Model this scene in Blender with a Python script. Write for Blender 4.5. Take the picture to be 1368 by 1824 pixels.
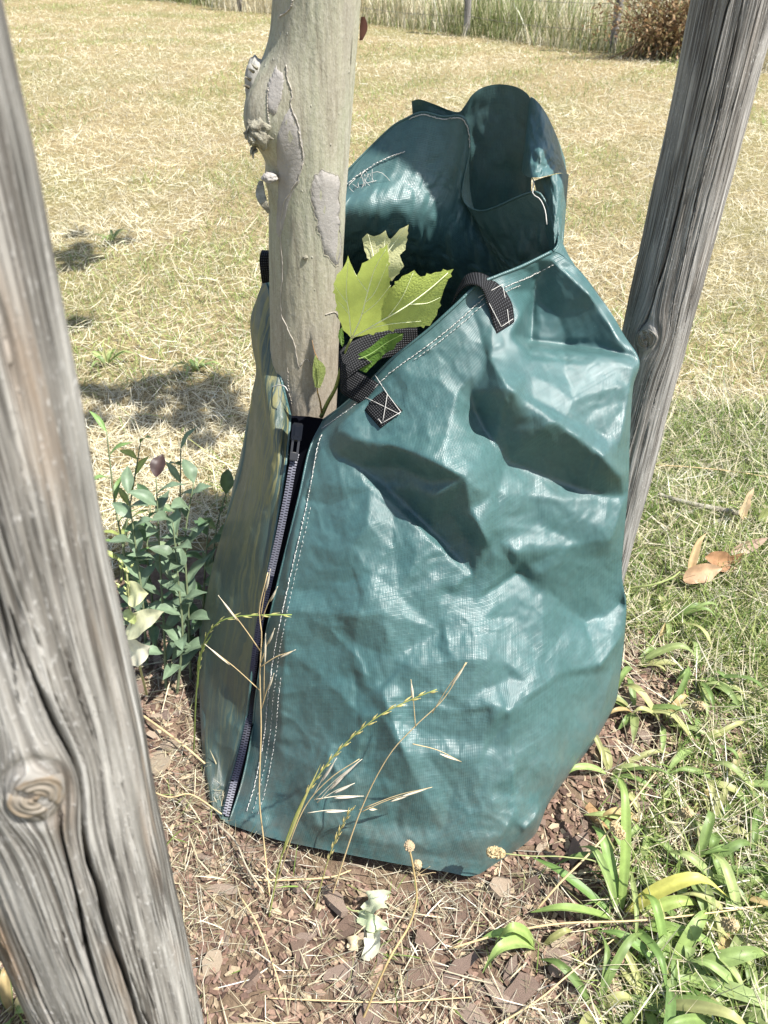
import bpy, math, random
import numpy as np
from mathutils import Vector, noise, geometry

for o in list(bpy.data.objects):
    bpy.data.objects.remove(o, do_unlink=True)
SC = bpy.context.scene
COL = SC.collection
R = math.radians
rng = np.random.default_rng(7)
random.seed(7)

# ------------------------------------------------------------------ camera
CAM_H, PITCH, FPX = 1.10, R(38.0), 1370.0
cam_d = bpy.data.cameras.new('camera')
cam = bpy.data.objects.new('camera', cam_d)
COL.objects.link(cam)
cam.location = (0, 0, CAM_H)
cam.rotation_euler = (R(90) - PITCH, 0, 0)
cam_d.sensor_fit = 'VERTICAL'
cam_d.sensor_height = 36.0
cam_d.sensor_width = 27.0
cam_d.lens = FPX / 1824 * 36
cam_d.clip_start = 0.02
cam_d.clip_end = 2000
cam_d.dof.use_dof = True
cam_d.dof.focus_distance = 1.10
cam_d.dof.aperture_fstop = 13.0
SC.camera = cam

# ------------------------------------------------------------------ sky and sun
SUN_EL, SUN_AZ = 59.0, 22.0          # elevation; azimuth: degrees from +X (right) towards the viewer (-Y)
sv = Vector((math.cos(R(SUN_EL)) * math.cos(R(SUN_AZ)), -math.cos(R(SUN_EL)) * math.sin(R(SUN_AZ)), math.sin(R(SUN_EL))))
world = bpy.data.worlds.new('World')
SC.world = world
world.use_nodes = True
wn = world.node_tree
wn.nodes.clear()
wo = wn.nodes.new('ShaderNodeOutputWorld')
wb = wn.nodes.new('ShaderNodeBackground')
ws = wn.nodes.new('ShaderNodeTexSky')
ws.sky_type = 'NISHITA'
ws.sun_disc = False
ws.sun_elevation = R(SUN_EL)
ws.sun_rotation = math.atan2(sv.x, sv.y)
ws.air_density = 1.0
ws.dust_density = 1.5
ws.ozone_density = 1.0
wb.inputs['Strength'].default_value = 0.10
wn.links.new(ws.outputs[0], wb.inputs[0])
wn.links.new(wb.outputs[0], wo.inputs[0])
sun_d = bpy.data.lights.new('sun', 'SUN')
sun = bpy.data.objects.new('sun', sun_d)
COL.objects.link(sun)
sun.location = (3, -2, 6)
sun.rotation_euler = sv.to_track_quat('Z', 'Y').to_euler()
sun_d.energy = 5.0
sun_d.angle = R(0.6)
sun_d.color = (1.0, 0.965, 0.915)
SC.view_settings.view_transform = 'Standard'
SC.view_settings.look = 'None'
SC.view_settings.exposure = 1.10
SC.view_settings.gamma = 1.0
SC.view_settings.use_curve_mapping = False
SC.cycles.max_bounces = 8
SC.cycles.transparent_max_bounces = 8
SC.cycles.use_denoising = True

# ------------------------------------------------------------------ projection helpers (photo pixel + distance -> place)
CP, SP = math.cos(PITCH), math.sin(PITCH)
def ray(px, py):
    cx, cy = (px - 684) / FPX, (py - 912) / FPX
    return np.array([cx, CP - cy * SP, -SP - cy * CP])
def P(px, py, Y):
    d = ray(px, py)
    t = Y / d[1]
    return np.array([d[0] * t, Y, CAM_H + d[2] * t])
def G(px, py, z=0.0):
    d = ray(px, py)
    t = (z - CAM_H) / d[2]
    return np.array([d[0] * t, d[1] * t, z])
def PV(px, py, Y):
    """vectorised P"""
    cx, cy = (px - 684) / FPX, (py - 912) / FPX
    t = Y / (CP - cy * SP)
    return np.stack([cx * t, Y, CAM_H + (-SP - cy * CP) * t], -1)

# ------------------------------------------------------------------ object helpers
def link(o, parent=None):
    COL.objects.link(o)
    if parent is not None:
        o.parent = parent
    return o
def tag(o, label=None, cat=None, group=None, kind=None):
    if label: o['label'] = label
    if cat: o['category'] = cat
    if group: o['group'] = group
    if kind: o['kind'] = kind
    return o
def thing(name, loc, label, cat, group=None):
    o = bpy.data.objects.new(name, None)
    o.empty_display_size = 0.05
    link(o)
    o.location = tuple(float(a) for a in loc)
    return tag(o, label, cat, group)
def world_loc(o):
    v = Vector((0, 0, 0))
    while o is not None:
        v += o.location
        o = o.parent
    return np.array(v)
def make_mesh(name, V, F, mat=None, smooth=True, uv=None, col=None, cname='tint', mats=None, fmat=None):
    """V (n,3); F either (m,k) int array or list of tuples. uv/col are per vertex."""
    me = bpy.data.meshes.new(name)
    V = np.asarray(V, dtype=np.float32)
    if isinstance(F, np.ndarray):
        m, k = F.shape
        loops = F.reshape(-1).astype(np.int32)
        starts = np.arange(0, m * k, k, dtype=np.int32)
        totals = np.full(m, k, dtype=np.int32)
    else:
        totals = np.array([len(f) for f in F], dtype=np.int32)
        loops = np.concatenate([np.asarray(f, dtype=np.int32) for f in F])
        starts = np.concatenate([[0], np.cumsum(totals)[:-1]]).astype(np.int32)
        m = len(F)
    me.vertices.add(len(V))
    me.vertices.foreach_set('co', V.reshape(-1))
    me.loops.add(len(loops))
    me.loops.foreach_set('vertex_index', loops)
    me.polygons.add(m)
    me.polygons.foreach_set('loop_start', starts)
    me.polygons.foreach_set('loop_total', totals)
    me.polygons.foreach_set('use_smooth', np.full(m, bool(smooth)))
    if fmat is not None:
        me.polygons.foreach_set('material_index', np.asarray(fmat, dtype=np.int32))
    if uv is not None:
        ul = me.uv_layers.new(name='UVMap')
        ul.data.foreach_set('uv', np.asarray(uv, dtype=np.float32)[loops].reshape(-1))
    if col is not None:
        ca = me.color_attributes.new(cname, 'FLOAT_COLOR', 'POINT')
        c = np.asarray(col, dtype=np.float32)
        if c.shape[1] == 3:
            c = np.concatenate([c, np.ones((len(c), 1), np.float32)], 1)
        ca.data.foreach_set('color', c.reshape(-1))
    me.update(calc_edges=True)
    me.validate()
    for mm in (mats or ([mat] if mat else [])):
        me.materials.append(mm)
    return me
def obj(name, V, F, mat=None, parent=None, **kw):
    """V in world space; stored relative to the parent's place"""
    V = np.asarray(V, dtype=np.float64)
    if parent is not None:
        V = V - world_loc(parent)
    me = make_mesh(name, V, F, mat, **kw)
    o = bpy.data.objects.new(name, me)
    return link(o, parent)
class Acc:
    """collects several shapes of ONE part"""
    def __init__(s): s.V, s.F, s.C, s.n = [], [], [], 0
    def add(s, V, F, col=None):
        V = np.asarray(V, dtype=np.float64)
        s.V.append(V); s.F += [tuple(int(i) + s.n for i in f) for f in F]
        if col is not None: s.C.append(np.tile(np.asarray(col, float), (len(V), 1)) if np.ndim(col) == 1 else col)
        s.n += len(V)
    def build(s, name, mat, parent=None, **kw):
        return obj(name, np.concatenate(s.V), s.F, mat, parent, col=np.concatenate(s.C) if s.C else None, **kw)
def catmull(pts, n):
    """smooth curve through pts, n samples, roughly even along the control parameter"""
    p = np.asarray(pts, float)
    if len(p) == 2:
        t = np.linspace(0, 1, n)[:, None]
        return p[0] * (1 - t) + p[1] * t
    d = np.concatenate([[0], np.cumsum(np.linalg.norm(np.diff(p, axis=0), axis=1) + 1e-9)])
    d /= d[-1]
    ext = np.vstack([2 * p[0] - p[1], p, 2 * p[-1] - p[-2]])
    t = np.linspace(0, 1, n)
    k = np.clip(np.searchsorted(d, t, side='right') - 1, 0, len(p) - 2)
    f = ((t - d[k]) / (d[k + 1] - d[k]))[:, None]
    a, b, c, e = ext[k], ext[k + 1], ext[k + 2], ext[k + 3]
    return 0.5 * ((2 * b) + (-a + c) * f + (2 * a - 5 * b + 4 * c - e) * f ** 2 + (-a + 3 * b - 3 * c + e) * f ** 3)
def tube(pts, rad, sides=6, cap=True):
    p = np.asarray(pts, float)
    n = len(p)
    rad = np.full(n, rad) if np.isscalar(rad) else np.asarray(rad, float)
    T = np.gradient(p, axis=0)
    T /= np.linalg.norm(T, axis=1)[:, None] + 1e-12
    up = np.array([0.13, 0.31, 0.94])
    A = np.cross(T, up)
    bad = np.linalg.norm(A, axis=1) < 1e-3
    A[bad] = np.cross(T[bad], np.array([1.0, 0, 0]))
    A /= np.linalg.norm(A, axis=1)[:, None]
    B = np.cross(T, A)
    th = np.linspace(0, 2 * np.pi, sides, endpoint=False)
    V = (p[:, None] + rad[:, None, None] * (np.cos(th)[None, :, None] * A[:, None] + np.sin(th)[None, :, None] * B[:, None])).reshape(-1, 3)
    F = []
    for i in range(n - 1):
        for j in range(sides):
            k = (j + 1) % sides
            F.append((i * sides + j, i * sides + k, (i + 1) * sides + k, (i + 1) * sides + j))
    if cap:
        F.append(tuple(range(sides - 1, -1, -1)))
        F.append(tuple((n - 1) * sides + j for j in range(sides)))
    return V, F
def grid_faces(nu, nv, wrap=False):
    """vertices indexed i*nv+j, i along u"""
    i = np.arange(nu if wrap else nu - 1)
    j = np.arange(nv - 1)
    I, J = np.meshgrid(i, j, indexing='ij')
    I2 = (I + 1) % nu
    return np.stack([I * nv + J, I2 * nv + J, I2 * nv + J + 1, I * nv + J + 1], -1).reshape(-1, 4)
def fbm2(x, y, seed=0, octaves=4, gain=0.5):
    """cheap value noise, numpy, x/y arrays"""
    x, y = np.broadcast_arrays(np.asarray(x, float), np.asarray(y, float)); out = np.zeros(x.shape); amp = 1.0; tot = 0
    for o in range(octaves):
        r = np.random.default_rng(seed * 131 + o)
        T = r.random((64, 64)) * 2 - 1
        xi, yi = np.floor(x).astype(int), np.floor(y).astype(int)
        fx, fy = x - xi, y - yi
        fx, fy = fx * fx * (3 - 2 * fx), fy * fy * (3 - 2 * fy)
        a, b = T[xi % 64, yi % 64], T[(xi + 1) % 64, yi % 64]
        c, d = T[xi % 64, (yi + 1) % 64], T[(xi + 1) % 64, (yi + 1) % 64]
        out += amp * ((a * (1 - fx) + b * fx) * (1 - fy) + (c * (1 - fx) + d * fx) * fy)
        tot += amp; amp *= gain; x = x * 2.03 + 7.1; y = y * 2.03 + 3.7
    return out / tot

# ------------------------------------------------------------------ material helpers
class NT:
    def __init__(s, name):
        s.m = bpy.data.materials.new(name)
        s.m.use_nodes = True
        s.t = s.m.node_tree
        s.t.nodes.clear()
        s.out = s.t.nodes.new('ShaderNodeOutputMaterial')
        s.b = s.t.nodes.new('ShaderNodeBsdfPrincipled')
        s.t.links.new(s.b.outputs[0], s.out.inputs[0])
    def n(s, typ, **kw):
        nd = s.t.nodes.new(typ)
        for k, v in kw.items():
            if k in nd.inputs: 
                s.set(nd, k, v)
            else: setattr(nd, k, v)
        return nd
    def set(s, nd, k, v):
        if isinstance(v, bpy.types.NodeSocket): s.t.links.new(v, nd.inputs[k])
        else: nd.inputs[k].default_value = v
    def bs(s, **kw):
        for k, v in kw.items(): s.set(s.b, k.replace('_', ' '), v)
    def coord(s, kind='Object', scale=(1, 1, 1), rot=(0, 0, 0)):
        tc = s.n('ShaderNodeTexCoord')
        mp = s.n('ShaderNodeMapping')
        s.t.links.new(tc.outputs[kind], mp.inputs[0])
        mp.inputs['Scale'].default_value = scale
        mp.inputs['Rotation'].default_value = rot
        return mp.outputs[0]
    def noise(s, vec, scale, detail=4, rough=0.55, dist=0.0):
        nd = s.n('ShaderNodeTexNoise')
        s.t.links.new(vec, nd.inputs['Vector'])
        nd.inputs['Scale'].default_value = scale
        nd.inputs['Detail'].default_value = detail
        nd.inputs['Roughness'].default_value = rough
        nd.inputs['Distortion'].default_value = dist
        return nd.outputs[0]
    def vor(s, vec, scale, feature='F1', out=0, rand=1.0):
        nd = s.n('ShaderNodeTexVoronoi')
        nd.feature = feature
        s.t.links.new(vec, nd.inputs['Vector'])
        nd.inputs['Scale'].default_value = scale
        nd.inputs['Randomness'].default_value = rand
        return nd.outputs[out]
    def ramp(s, fac, stops, interp='LINEAR'):
        nd = s.n('ShaderNodeValToRGB')
        s.t.links.new(fac, nd.inputs[0])
        cr = nd.color_ramp
        cr.interpolation = interp
        while len(cr.elements) < len(stops): cr.elements.new(0.5)
        for e, (p, c) in zip(cr.elements, stops):
            e.position = p
            e.color = (c[0], c[1], c[2], 1) if not np.isscalar(c) else (c, c, c, 1)
        return nd.outputs[0]
    def mix(s, fac, a, b, mode='MIX'):
        nd = s.n('ShaderNodeMix')
        nd.data_type = 'RGBA'
        nd.blend_type = mode
        for k, v in ((0, fac), (6, a), (7, b)):
            if isinstance(v, bpy.types.NodeSocket): s.t.links.new(v, nd.inputs[k])
            elif k == 0: nd.inputs[0].default_value = v
            else: nd.inputs[k].default_value = (v[0], v[1], v[2], 1)
        return nd.outputs[2]
    def math(s, op, a, b=0.0, c=None, clamp=False):
        nd = s.n('ShaderNodeMath')
        nd.operation = op
        nd.use_clamp = clamp
        for k, v in ((0, a), (1, b), (2, c)):
            if v is None: continue
            if isinstance(v, bpy.types.NodeSocket): s.t.links.new(v, nd.inputs[k])
            else: nd.inputs[k].default_value = v
        return nd.outputs[0]
    def attr(s, name='tint'):
        nd = s.n('ShaderNodeAttribute')
        nd.attribute_name = name
        return nd.outputs['Color']
    def bump(s, h, strength=0.3, dist=0.002, normal=None):
        nd = s.n('ShaderNodeBump')
        nd.inputs['Strength'].default_value = strength
        nd.inputs['Distance'].default_value = dist
        s.t.links.new(h, nd.inputs['Height'])
        if normal is not None: s.t.links.new(normal, nd.inputs['Normal'])
        s.t.links.new(nd.outputs[0], s.b.inputs['Normal'])
        return nd.outputs[0]
def leafmat(name, spread=0.25, trans=0.35, rough=0.5, usetint=True, base=(0.1, 0.2, 0.05), spec=0.4, bump=0.0):
    """thin leaf or blade: colour attribute with grain, light shining through"""
    m = NT(name)
    c = m.attr('tint') if usetint else None
    v = m.coord('Object')
    nz = m.noise(v, 90, 3, 0.6)
    f = m.ramp(nz, [(0.25, 1 - spread), (0.75, 1 + spread)])
    c = m.mix(1.0, c if c is not None else base, f, 'MULTIPLY')
    m.bs(Base_Color=c, Roughness=rough)
    m.b.inputs['Specular IOR Level'].default_value = spec
    if bump > 0: m.bump(m.math('ADD', m.vor(v, 230, 'DISTANCE_TO_EDGE'), m.math('MULTIPLY', nz, 0.3)), bump, 0.003)
    tr = m.n('ShaderNodeBsdfTranslucent')
    m.t.links.new(c, tr.inputs['Color'])
    mx = m.n('ShaderNodeMixShader')
    mx.inputs[0].default_value = trans
    m.t.links.new(m.b.outputs[0], mx.inputs[1])
    m.t.links.new(tr.outputs[0], mx.inputs[2])
    m.t.links.new(mx.outputs[0], m.out.inputs[0])
    return m.m
# ================================================================== GROUND
m = NT('meadow_soil')
ob = m.coord('Object')
big = m.noise(ob, 0.9, 4, 0.6)
fine = m.noise(ob, 60, 6, 0.7)
c = m.ramp(fine, [(0.30, (0.10, 0.078, 0.042)), (0.50, (0.26, 0.205, 0.105)), (0.70, (0.42, 0.345, 0.185))])
c = m.mix(m.math('MULTIPLY', m.ramp(big, [(0.45, 0.0), (0.65, 1.0)]), 0.45), c, (0.13, 0.15, 0.045))
m.bs(Base_Color=c, Roughness=0.95); m.b.inputs['Specular IOR Level'].default_value = 0.1
m.bump(fine, 0.8, 0.02)
M_SOIL = m.m
# one sheet to the horizon, finer and gently uneven close by
def terrain(x, y):
    return 0.035 * fbm2(x * 0.55, y * 0.55, 91, 3) * np.clip((y - 1.6) / 2.0, 0, 1) + 0.006 * fbm2(x * 5, y * 5, 92, 2)
gx_ = np.concatenate([[-400, -120, -40, -16], np.linspace(-9, 9, 121), [16, 40, 120, 400]])
gy_ = np.concatenate([[-400, -100, -20, -4], np.linspace(-1, 17, 121), [30, 70, 150, 500]])
GX, GY = np.meshgrid(gx_, gy_, indexing='ij')
GZ = terrain(GX, GY) - 0.010
tag(obj('ground', np.stack([GX, GY, GZ], -1).reshape(-1, 3), grid_faces(len(gx_), len(gy_))[:, ::1], M_SOIL), kind='structure')

# ---- mulch bed round the tree
BC, BR = np.array([-0.03, 0.74]), np.array([0.60, 0.62])
def in_bed(x, y, grow=0.0):
    a = np.arctan2(y - BC[1], x - BC[0])
    lim = 1 + 0.13 * np.sin(3 * a + 0.6) + 0.08 * np.sin(5 * a + 2.0) + grow
    return np.sqrt(((x - BC[0]) / BR[0]) ** 2 + ((y - BC[1]) / BR[1]) ** 2) / lim
m = NT('mulch_soil')
ob = m.coord('Object')
f1_ = m.noise(ob, 55, 6, 0.7)
c = m.ramp(f1_, [(0.28, (0.055, 0.037, 0.028)), (0.46, (0.130, 0.085, 0.062)), (0.60, (0.190, 0.132, 0.095)), (0.75, (0.26, 0.20, 0.135))])
c = m.mix(m.math('MULTIPLY', m.ramp(m.noise(ob, 7, 3), [(0.45, 0.0), (0.7, 1.0)]), 0.5), c, (0.26, 0.205, 0.12))
m.bs(Base_Color=c, Roughness=0.95); m.b.inputs['Specular IOR Level'].default_value = 0.15
m.bump(m.noise(ob, 130, 6, 0.75), 0.9, 0.006)
M_MULCH = m.m
NB = 150
bx_ = np.linspace(-0.85, 0.75, NB); by_ = np.linspace(0.02, 1.55, NB)
BX, BY = np.meshgrid(bx_, by_, indexing='ij')
rb = in_bed(BX, BY)
BZ = 0.004 + 0.007 * fbm2(BX * 24, BY * 24, 95, 3) - np.clip((rb - 0.92) / 0.1, 0, 1) * 0.03
keep = (rb < 1.06)
Fm = grid_faces(NB, NB)
Fm = Fm[keep.reshape(-1)[Fm].all(1)]
used = np.unique(Fm); remap = -np.ones(NB * NB, int); remap[used] = np.arange(len(used))
BED = tag(obj('mulch_bed', np.stack([BX, BY, BZ], -1).reshape(-1, 3)[used], remap[Fm], M_MULCH), kind='structure')
def bed_z(x, y):
    return 0.004 + 0.007 * float(fbm2(np.array([x * 24.0]), np.array([y * 24.0]), 95, 3)[0])
# bark chips: flat split pieces with ragged ends
m = NT('bark_chip')
ob = m.coord('Object')
oi = m.n('ShaderNodeObjectInfo')
tone = m.ramp(oi.outputs['Random'], [(0.0, (0.120, 0.082, 0.062)), (0.35, (0.205, 0.145, 0.110)), (0.6, (0.165, 0.120, 0.097)), (0.8, (0.27, 0.205, 0.160)), (1.0, (0.34, 0.275, 0.195))])
g = m.noise(m.coord('Object', (1, 0.18, 1)), 260, 4, 0.65)
c = m.mix(0.7, tone, m.ramp(g, [(0.3, 0.25), (0.7, 0.8)]), 'OVERLAY')
m.bs(Base_Color=c, Roughness=0.9); m.b.inputs['Specular IOR Level'].default_value = 0.2
m.bump(g, 0.8, 0.0018); M_CHIP = m.m
m = NT('small_chips')
c = m.mix(0.6, m.attr(), m.ramp(m.noise(m.coord('Object'), 300, 3), [(0.3, 0.3), (0.7, 0.75)]), 'OVERLAY')
m.bs(Base_Color=c, Roughness=0.92); m.b.inputs['Specular IOR Level'].default_value = 0.2; M_CHIPS = m.m
def chip_shape(r, n=9):
    """unit chip, long axis y"""
    ang = np.sort(r.random(n) * 2 * np.pi + np.linspace(0, .001, n)); ang = np.linspace(0, 2 * np.pi, n, endpoint=False) + r.normal(0, .18, n)
    w = 0.34 + 0.16 * r.random()
    rad = 0.5 * (0.78 + 0.34 * r.random(n))
    x, y = np.cos(ang) * rad * 2 * w, np.sin(ang) * rad * 1.9
    t = 0.09 + 0.07 * r.random()
    bend = r.normal(0, .25)
    zt = t * (0.6 + 0.5 * r.random(n)) + bend * x * x
    zb = -t * (0.6 + 0.5 * r.random(n)) + bend * x * x
    V = np.concatenate([np.stack([x, y, zt], 1), np.stack([x * .93, y * .95, zb], 1), [[0, 0, t * 1.2], [0, 0, -t]]])
    F = [(i, (i + 1) % n, 2 * n) for i in range(n)] + [(n + (i + 1) % n, n + i, 2 * n + 1) for i in range(n)] + [(n + i, n + (i + 1) % n, (i + 1) % n, i) for i in range(n)]
    return V, F
r_c = np.random.default_rng(5)
protos = []
for k in range(14):
    V, F = chip_shape(r_c)
    protos.append((V, F, make_mesh('bark_chip', V, F, M_CHIP, smooth=False)))
def visible_bed_point(r):
    while True:
        x, y = r.uniform(-0.62, 0.62), r.uniform(0.18, 1.05)
        if in_bed(np.array(x), np.array(y)) > 0.98: continue
        if y > 0.50 and -0.30 < x < 0.36 and y < 1.3:      # under the bag
            g1 = 0.655 - 0.0 if x < -0.2 else (0.60 - 0.10 * (x + .24) / .36 if x < 0.13 else 0.55 + (x - .13) * 1.05)
            if y > g1: continue
        return x, y
for k in range(300):
    x, y = visible_bed_point(r_c)
    L = 0.012 + 0.024 * r_c.random() ** 2.0
    o = bpy.data.objects.new('bark_chip', protos[k % 14][2])
    link(o, BED)
    o.location = (x, y, bed_z(x, y) + L * 0.10 + 0.001)
    o.rotation_euler = (r_c.normal(0, .28), r_c.normal(0, .28), r_c.random() * 6.28)
    o.scale = (L * (0.8 + .5 * r_c.random()), L, L)
crumbs = [chip_shape(r_c, 5) for _ in range(14)]
Vs, Fs, Cs = [], [], []; nn = 0
pal = np.array([(0.13, 0.080, 0.058), (0.19, 0.125, 0.092), (0.25, 0.175, 0.125), (0.32, 0.25, 0.165), (0.09, 0.058, 0.044), (0.18, 0.118, 0.09)])
for k in range(9000):
    x, y = visible_bed_point(r_c)
    V, F = crumbs[k % 14]
    L = 0.004 + 0.007 * r_c.random() ** 1.5
    a = r_c.random() * 6.28; ca, sa = math.cos(a), math.sin(a)
    q = V * L
    q = np.stack([q[:, 0] * ca - q[:, 1] * sa + x, q[:, 0] * sa + q[:, 1] * ca + y, q[:, 2] + q[:, 0] * r_c.normal(0, .4) + bed_z(x, y) + 0.001 + 0.003 * r_c.random()], 1)
    Vs.append(q); Fs += [tuple(i + nn for i in f) for f in F]; Cs.append(np.tile(pal[r_c.integers(6)] * r_c.uniform(.75, 1.2), (len(q), 1))); nn += len(q)
tag(obj('small_bark_crumbs', np.concatenate(Vs), Fs, M_CHIPS, BED, smooth=False, col=np.concatenate(Cs)), kind='stuff')

# ---- blades
M_BLADE = leafmat('grass_blade', 0.22, 0.30, 0.55, spec=0.25)
def blades(x, y, z, L, W, az, lean, curl, col, roll=None):
    """arrays of n blades -> V, F(tri), C. lean: angle from vertical at the base, curl: added by the tip"""
    n = len(x)
    ts = np.array([0, 0.38, 0.72, 1.0])
    seg = np.diff(ts)
    px_, pz_ = np.zeros((n, 4)), np.zeros((n, 4))
    for k in range(3):
        a = lean + curl * (ts[k] + ts[k + 1]) / 2
        px_[:, k + 1] = px_[:, k] + np.sin(a) * seg[k] * L
        pz_[:, k + 1] = pz_[:, k] + np.cos(a) * seg[k] * L
    pz_ = np.maximum(pz_, 0.0015 + 0.004 * np.linspace(0, 1, 4)[None] * (pz_ < 0.002))
    dx, dy = np.cos(az), np.sin(az)
    ax = az + np.pi / 2 + (rng.normal(0, .5, n) if roll is None else roll)
    wx, wy = np.cos(ax), np.sin(ax)
    wz = rng.normal(0, .35, n)
    prof = np.array([0.75, 1.0, 0.72])
    V = np.zeros((n, 7, 3))
    for k in range(3):
        cx_, cy_, cz_ = x + dx * px_[:, k], y + dy * px_[:, k], z + pz_[:, k]
        for s_, j in ((-1, 2 * k), (1, 2 * k + 1)):
            h = s_ * W * prof[k] * 0.5
            V[:, j, 0] = cx_ + wx * h; V[:, j, 1] = cy_ + wy * h; V[:, j, 2] = cz_ + wz * h
    V[:, 6, 0] = x + dx * px_[:, 3]; V[:, 6, 1] = y + dy * px_[:, 3]; V[:, 6, 2] = z + pz_[:, 3]
    f = np.array([(0, 1, 3), (0, 3, 2), (2, 3, 5), (2, 5, 4), (4, 5, 6)])
    F = (np.arange(n)[:, None, None] * 7 + f[None]).reshape(-1, 3)
    C = np.repeat(col, 7, axis=0)
    return V.reshape(-1, 3), F, C
def gather(parts):
    V, F, C = [], [], []; n = 0
    for v, f, c in parts:
        V.append(v); F.append(f + n); C.append(c); n += len(v)
    return np.concatenate(V), np.concatenate(F), np.concatenate(C)
STRAW = np.array([(0.66, 0.60, 0.42), (0.71, 0.66, 0.50), (0.57, 0.51, 0.335), (0.75, 0.71, 0.57), (0.50, 0.435, 0.275), (0.64, 0.57, 0.395)])
GREEN = np.array([(0.17, 0.25, 0.06), (0.23, 0.31, 0.085), (0.12, 0.19, 0.045), (0.30, 0.35, 0.12), (0.38, 0.40, 0.16)])
def palette(P_, n, jit=0.12):
    c = P_[rng.integers(len(P_), size=n)]
    return np.clip(c * (1 + rng.normal(0, jit, (n, 1))), 0.01, 0.9)
def depth_ok(x, y):
    """inside the widened field of view"""
    d = np.sqrt(y ** 2 + CAM_H ** 2)
    return np.abs(x) < 0.75 * d + 0.25
def fence_y(x): return 11.07 - 0.968 * x
FLN = lambda x, y: (fence_y(x) - y)           # > 0 on the mown side
def scatter(n, y0, y1, power):
    """random points in the view wedge; density falls with distance^power"""
    u = rng.random(n)
    if abs(power - 2) < 1e-6: y = y0 * (y1 / y0) ** u
    else:
        e = 2 - power; y = (y0 ** e + u * (y1 ** e - y0 ** e)) ** (1 / e)
    hw = 0.54 * np.sqrt(y ** 2 + CAM_H ** 2) + 0.25
    x = (rng.random(n) * 2 - 1) * hw
    # a thinner margin beyond the edges of the picture
    e = rng.random(n) < 0.20
    x = np.where(e, np.sign(x) * hw * (1 + 0.55 * rng.random(n)), x)
    near_ = rng.random(n) < 0.05
    x = np.where(near_, rng.uniform(-1.7, 1.7, n), x); y = np.where(near_, rng.uniform(0.05, 1.3, n), y)
    return x, y
parts = []
# mown straw lying in all directions, and short stubble
for cnt, kind in ((192000, 'lie'), (88000, 'stub'), (130000, 'green')):
    x, y = scatter(cnt, 0.95, 14.5, 1.75)
    k = (in_bed(x, y, 0.02) > 0.97) & (FLN(x, y) > -0.6)
    dens = fbm2(x * 0.8, y * 0.8, 101, 3)                     # patches
    wet = fbm2(x * 1.7 + 5, y * 1.7, 103, 3)
    gp = np.clip(0.36 + 3.0 * wet + 0.9 * np.clip((x - 0.2) * 2, 0, 1) * np.clip(2.4 - y, 0, 1) + 0.35 * np.clip(2.6 - y, 0, 1) + 0.30 * np.clip(x - 0.25, 0, 1) * np.clip(3 - y, 0, 1), 0.03, 1)
    if kind == 'green': k &= rng.random(cnt) < gp * 0.9
    else: k &= rng.random(cnt) < np.clip(1.2 - 0.75 * gp, 0.2, 1)
    x, y = x[k], y[k]; n = len(x)
    z = terrain(x, y) - 0.010
    far = 1 + np.clip((y - 3) / 7, 0, 1) * 1.1
    if kind == 'lie':
        L = rng.uniform(.03, .09, n) * (1 + .5 * (rng.random(n) < .1)); W = rng.uniform(.0008, .0022, n) * far
        v = blades(x, y, z + rng.random(n) * (.012 + .06 * np.clip(fbm2(x * 3.1, y * 2.2, 107, 3), 0, 1)), L, W, rng.random(n) * 6.28, rng.uniform(1.15, 1.62, n), rng.normal(0, .35, n), palette(STRAW, n))
    elif kind == 'stub':
        L = rng.uniform(.02, .06, n); W = rng.uniform(.001, .0022, n) * far
        v = blades(x, y, z, L, W, rng.random(n) * 6.28, rng.uniform(.1, 1.0, n), rng.uniform(0, .8, n), palette(STRAW, n))
    else:
        L = rng.uniform(.02, .06, n) * (1 + .9 * np.clip(fbm2(x * 2.3, y * 2.3, 109, 2) * 2, 0, 1)); W = rng.uniform(.0012, .0026, n) * far
        v = blades(x, y, z, L, W, rng.random(n) * 6.28, rng.uniform(.1, 1.1, n), rng.uniform(0.1, 1.2, n), palette(GREEN, n))
    lump = np.repeat(1 + 0.30 * fbm2(x * 3.1, y * 2.2, 107, 3) + 0.18 * fbm2(x * 11, y * 8, 108, 2), 7)
    v = (v[0], v[1], np.clip(v[2] * lump[:, None], .01, .85))
    parts.append(v)
V, F, C = gather(parts)
tag(obj('mown_meadow_grass', V, F, M_BLADE, col=C, smooth=False), 'short mown meadow grass, mostly straw dry with green patches', 'grass', kind='stuff')

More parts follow.
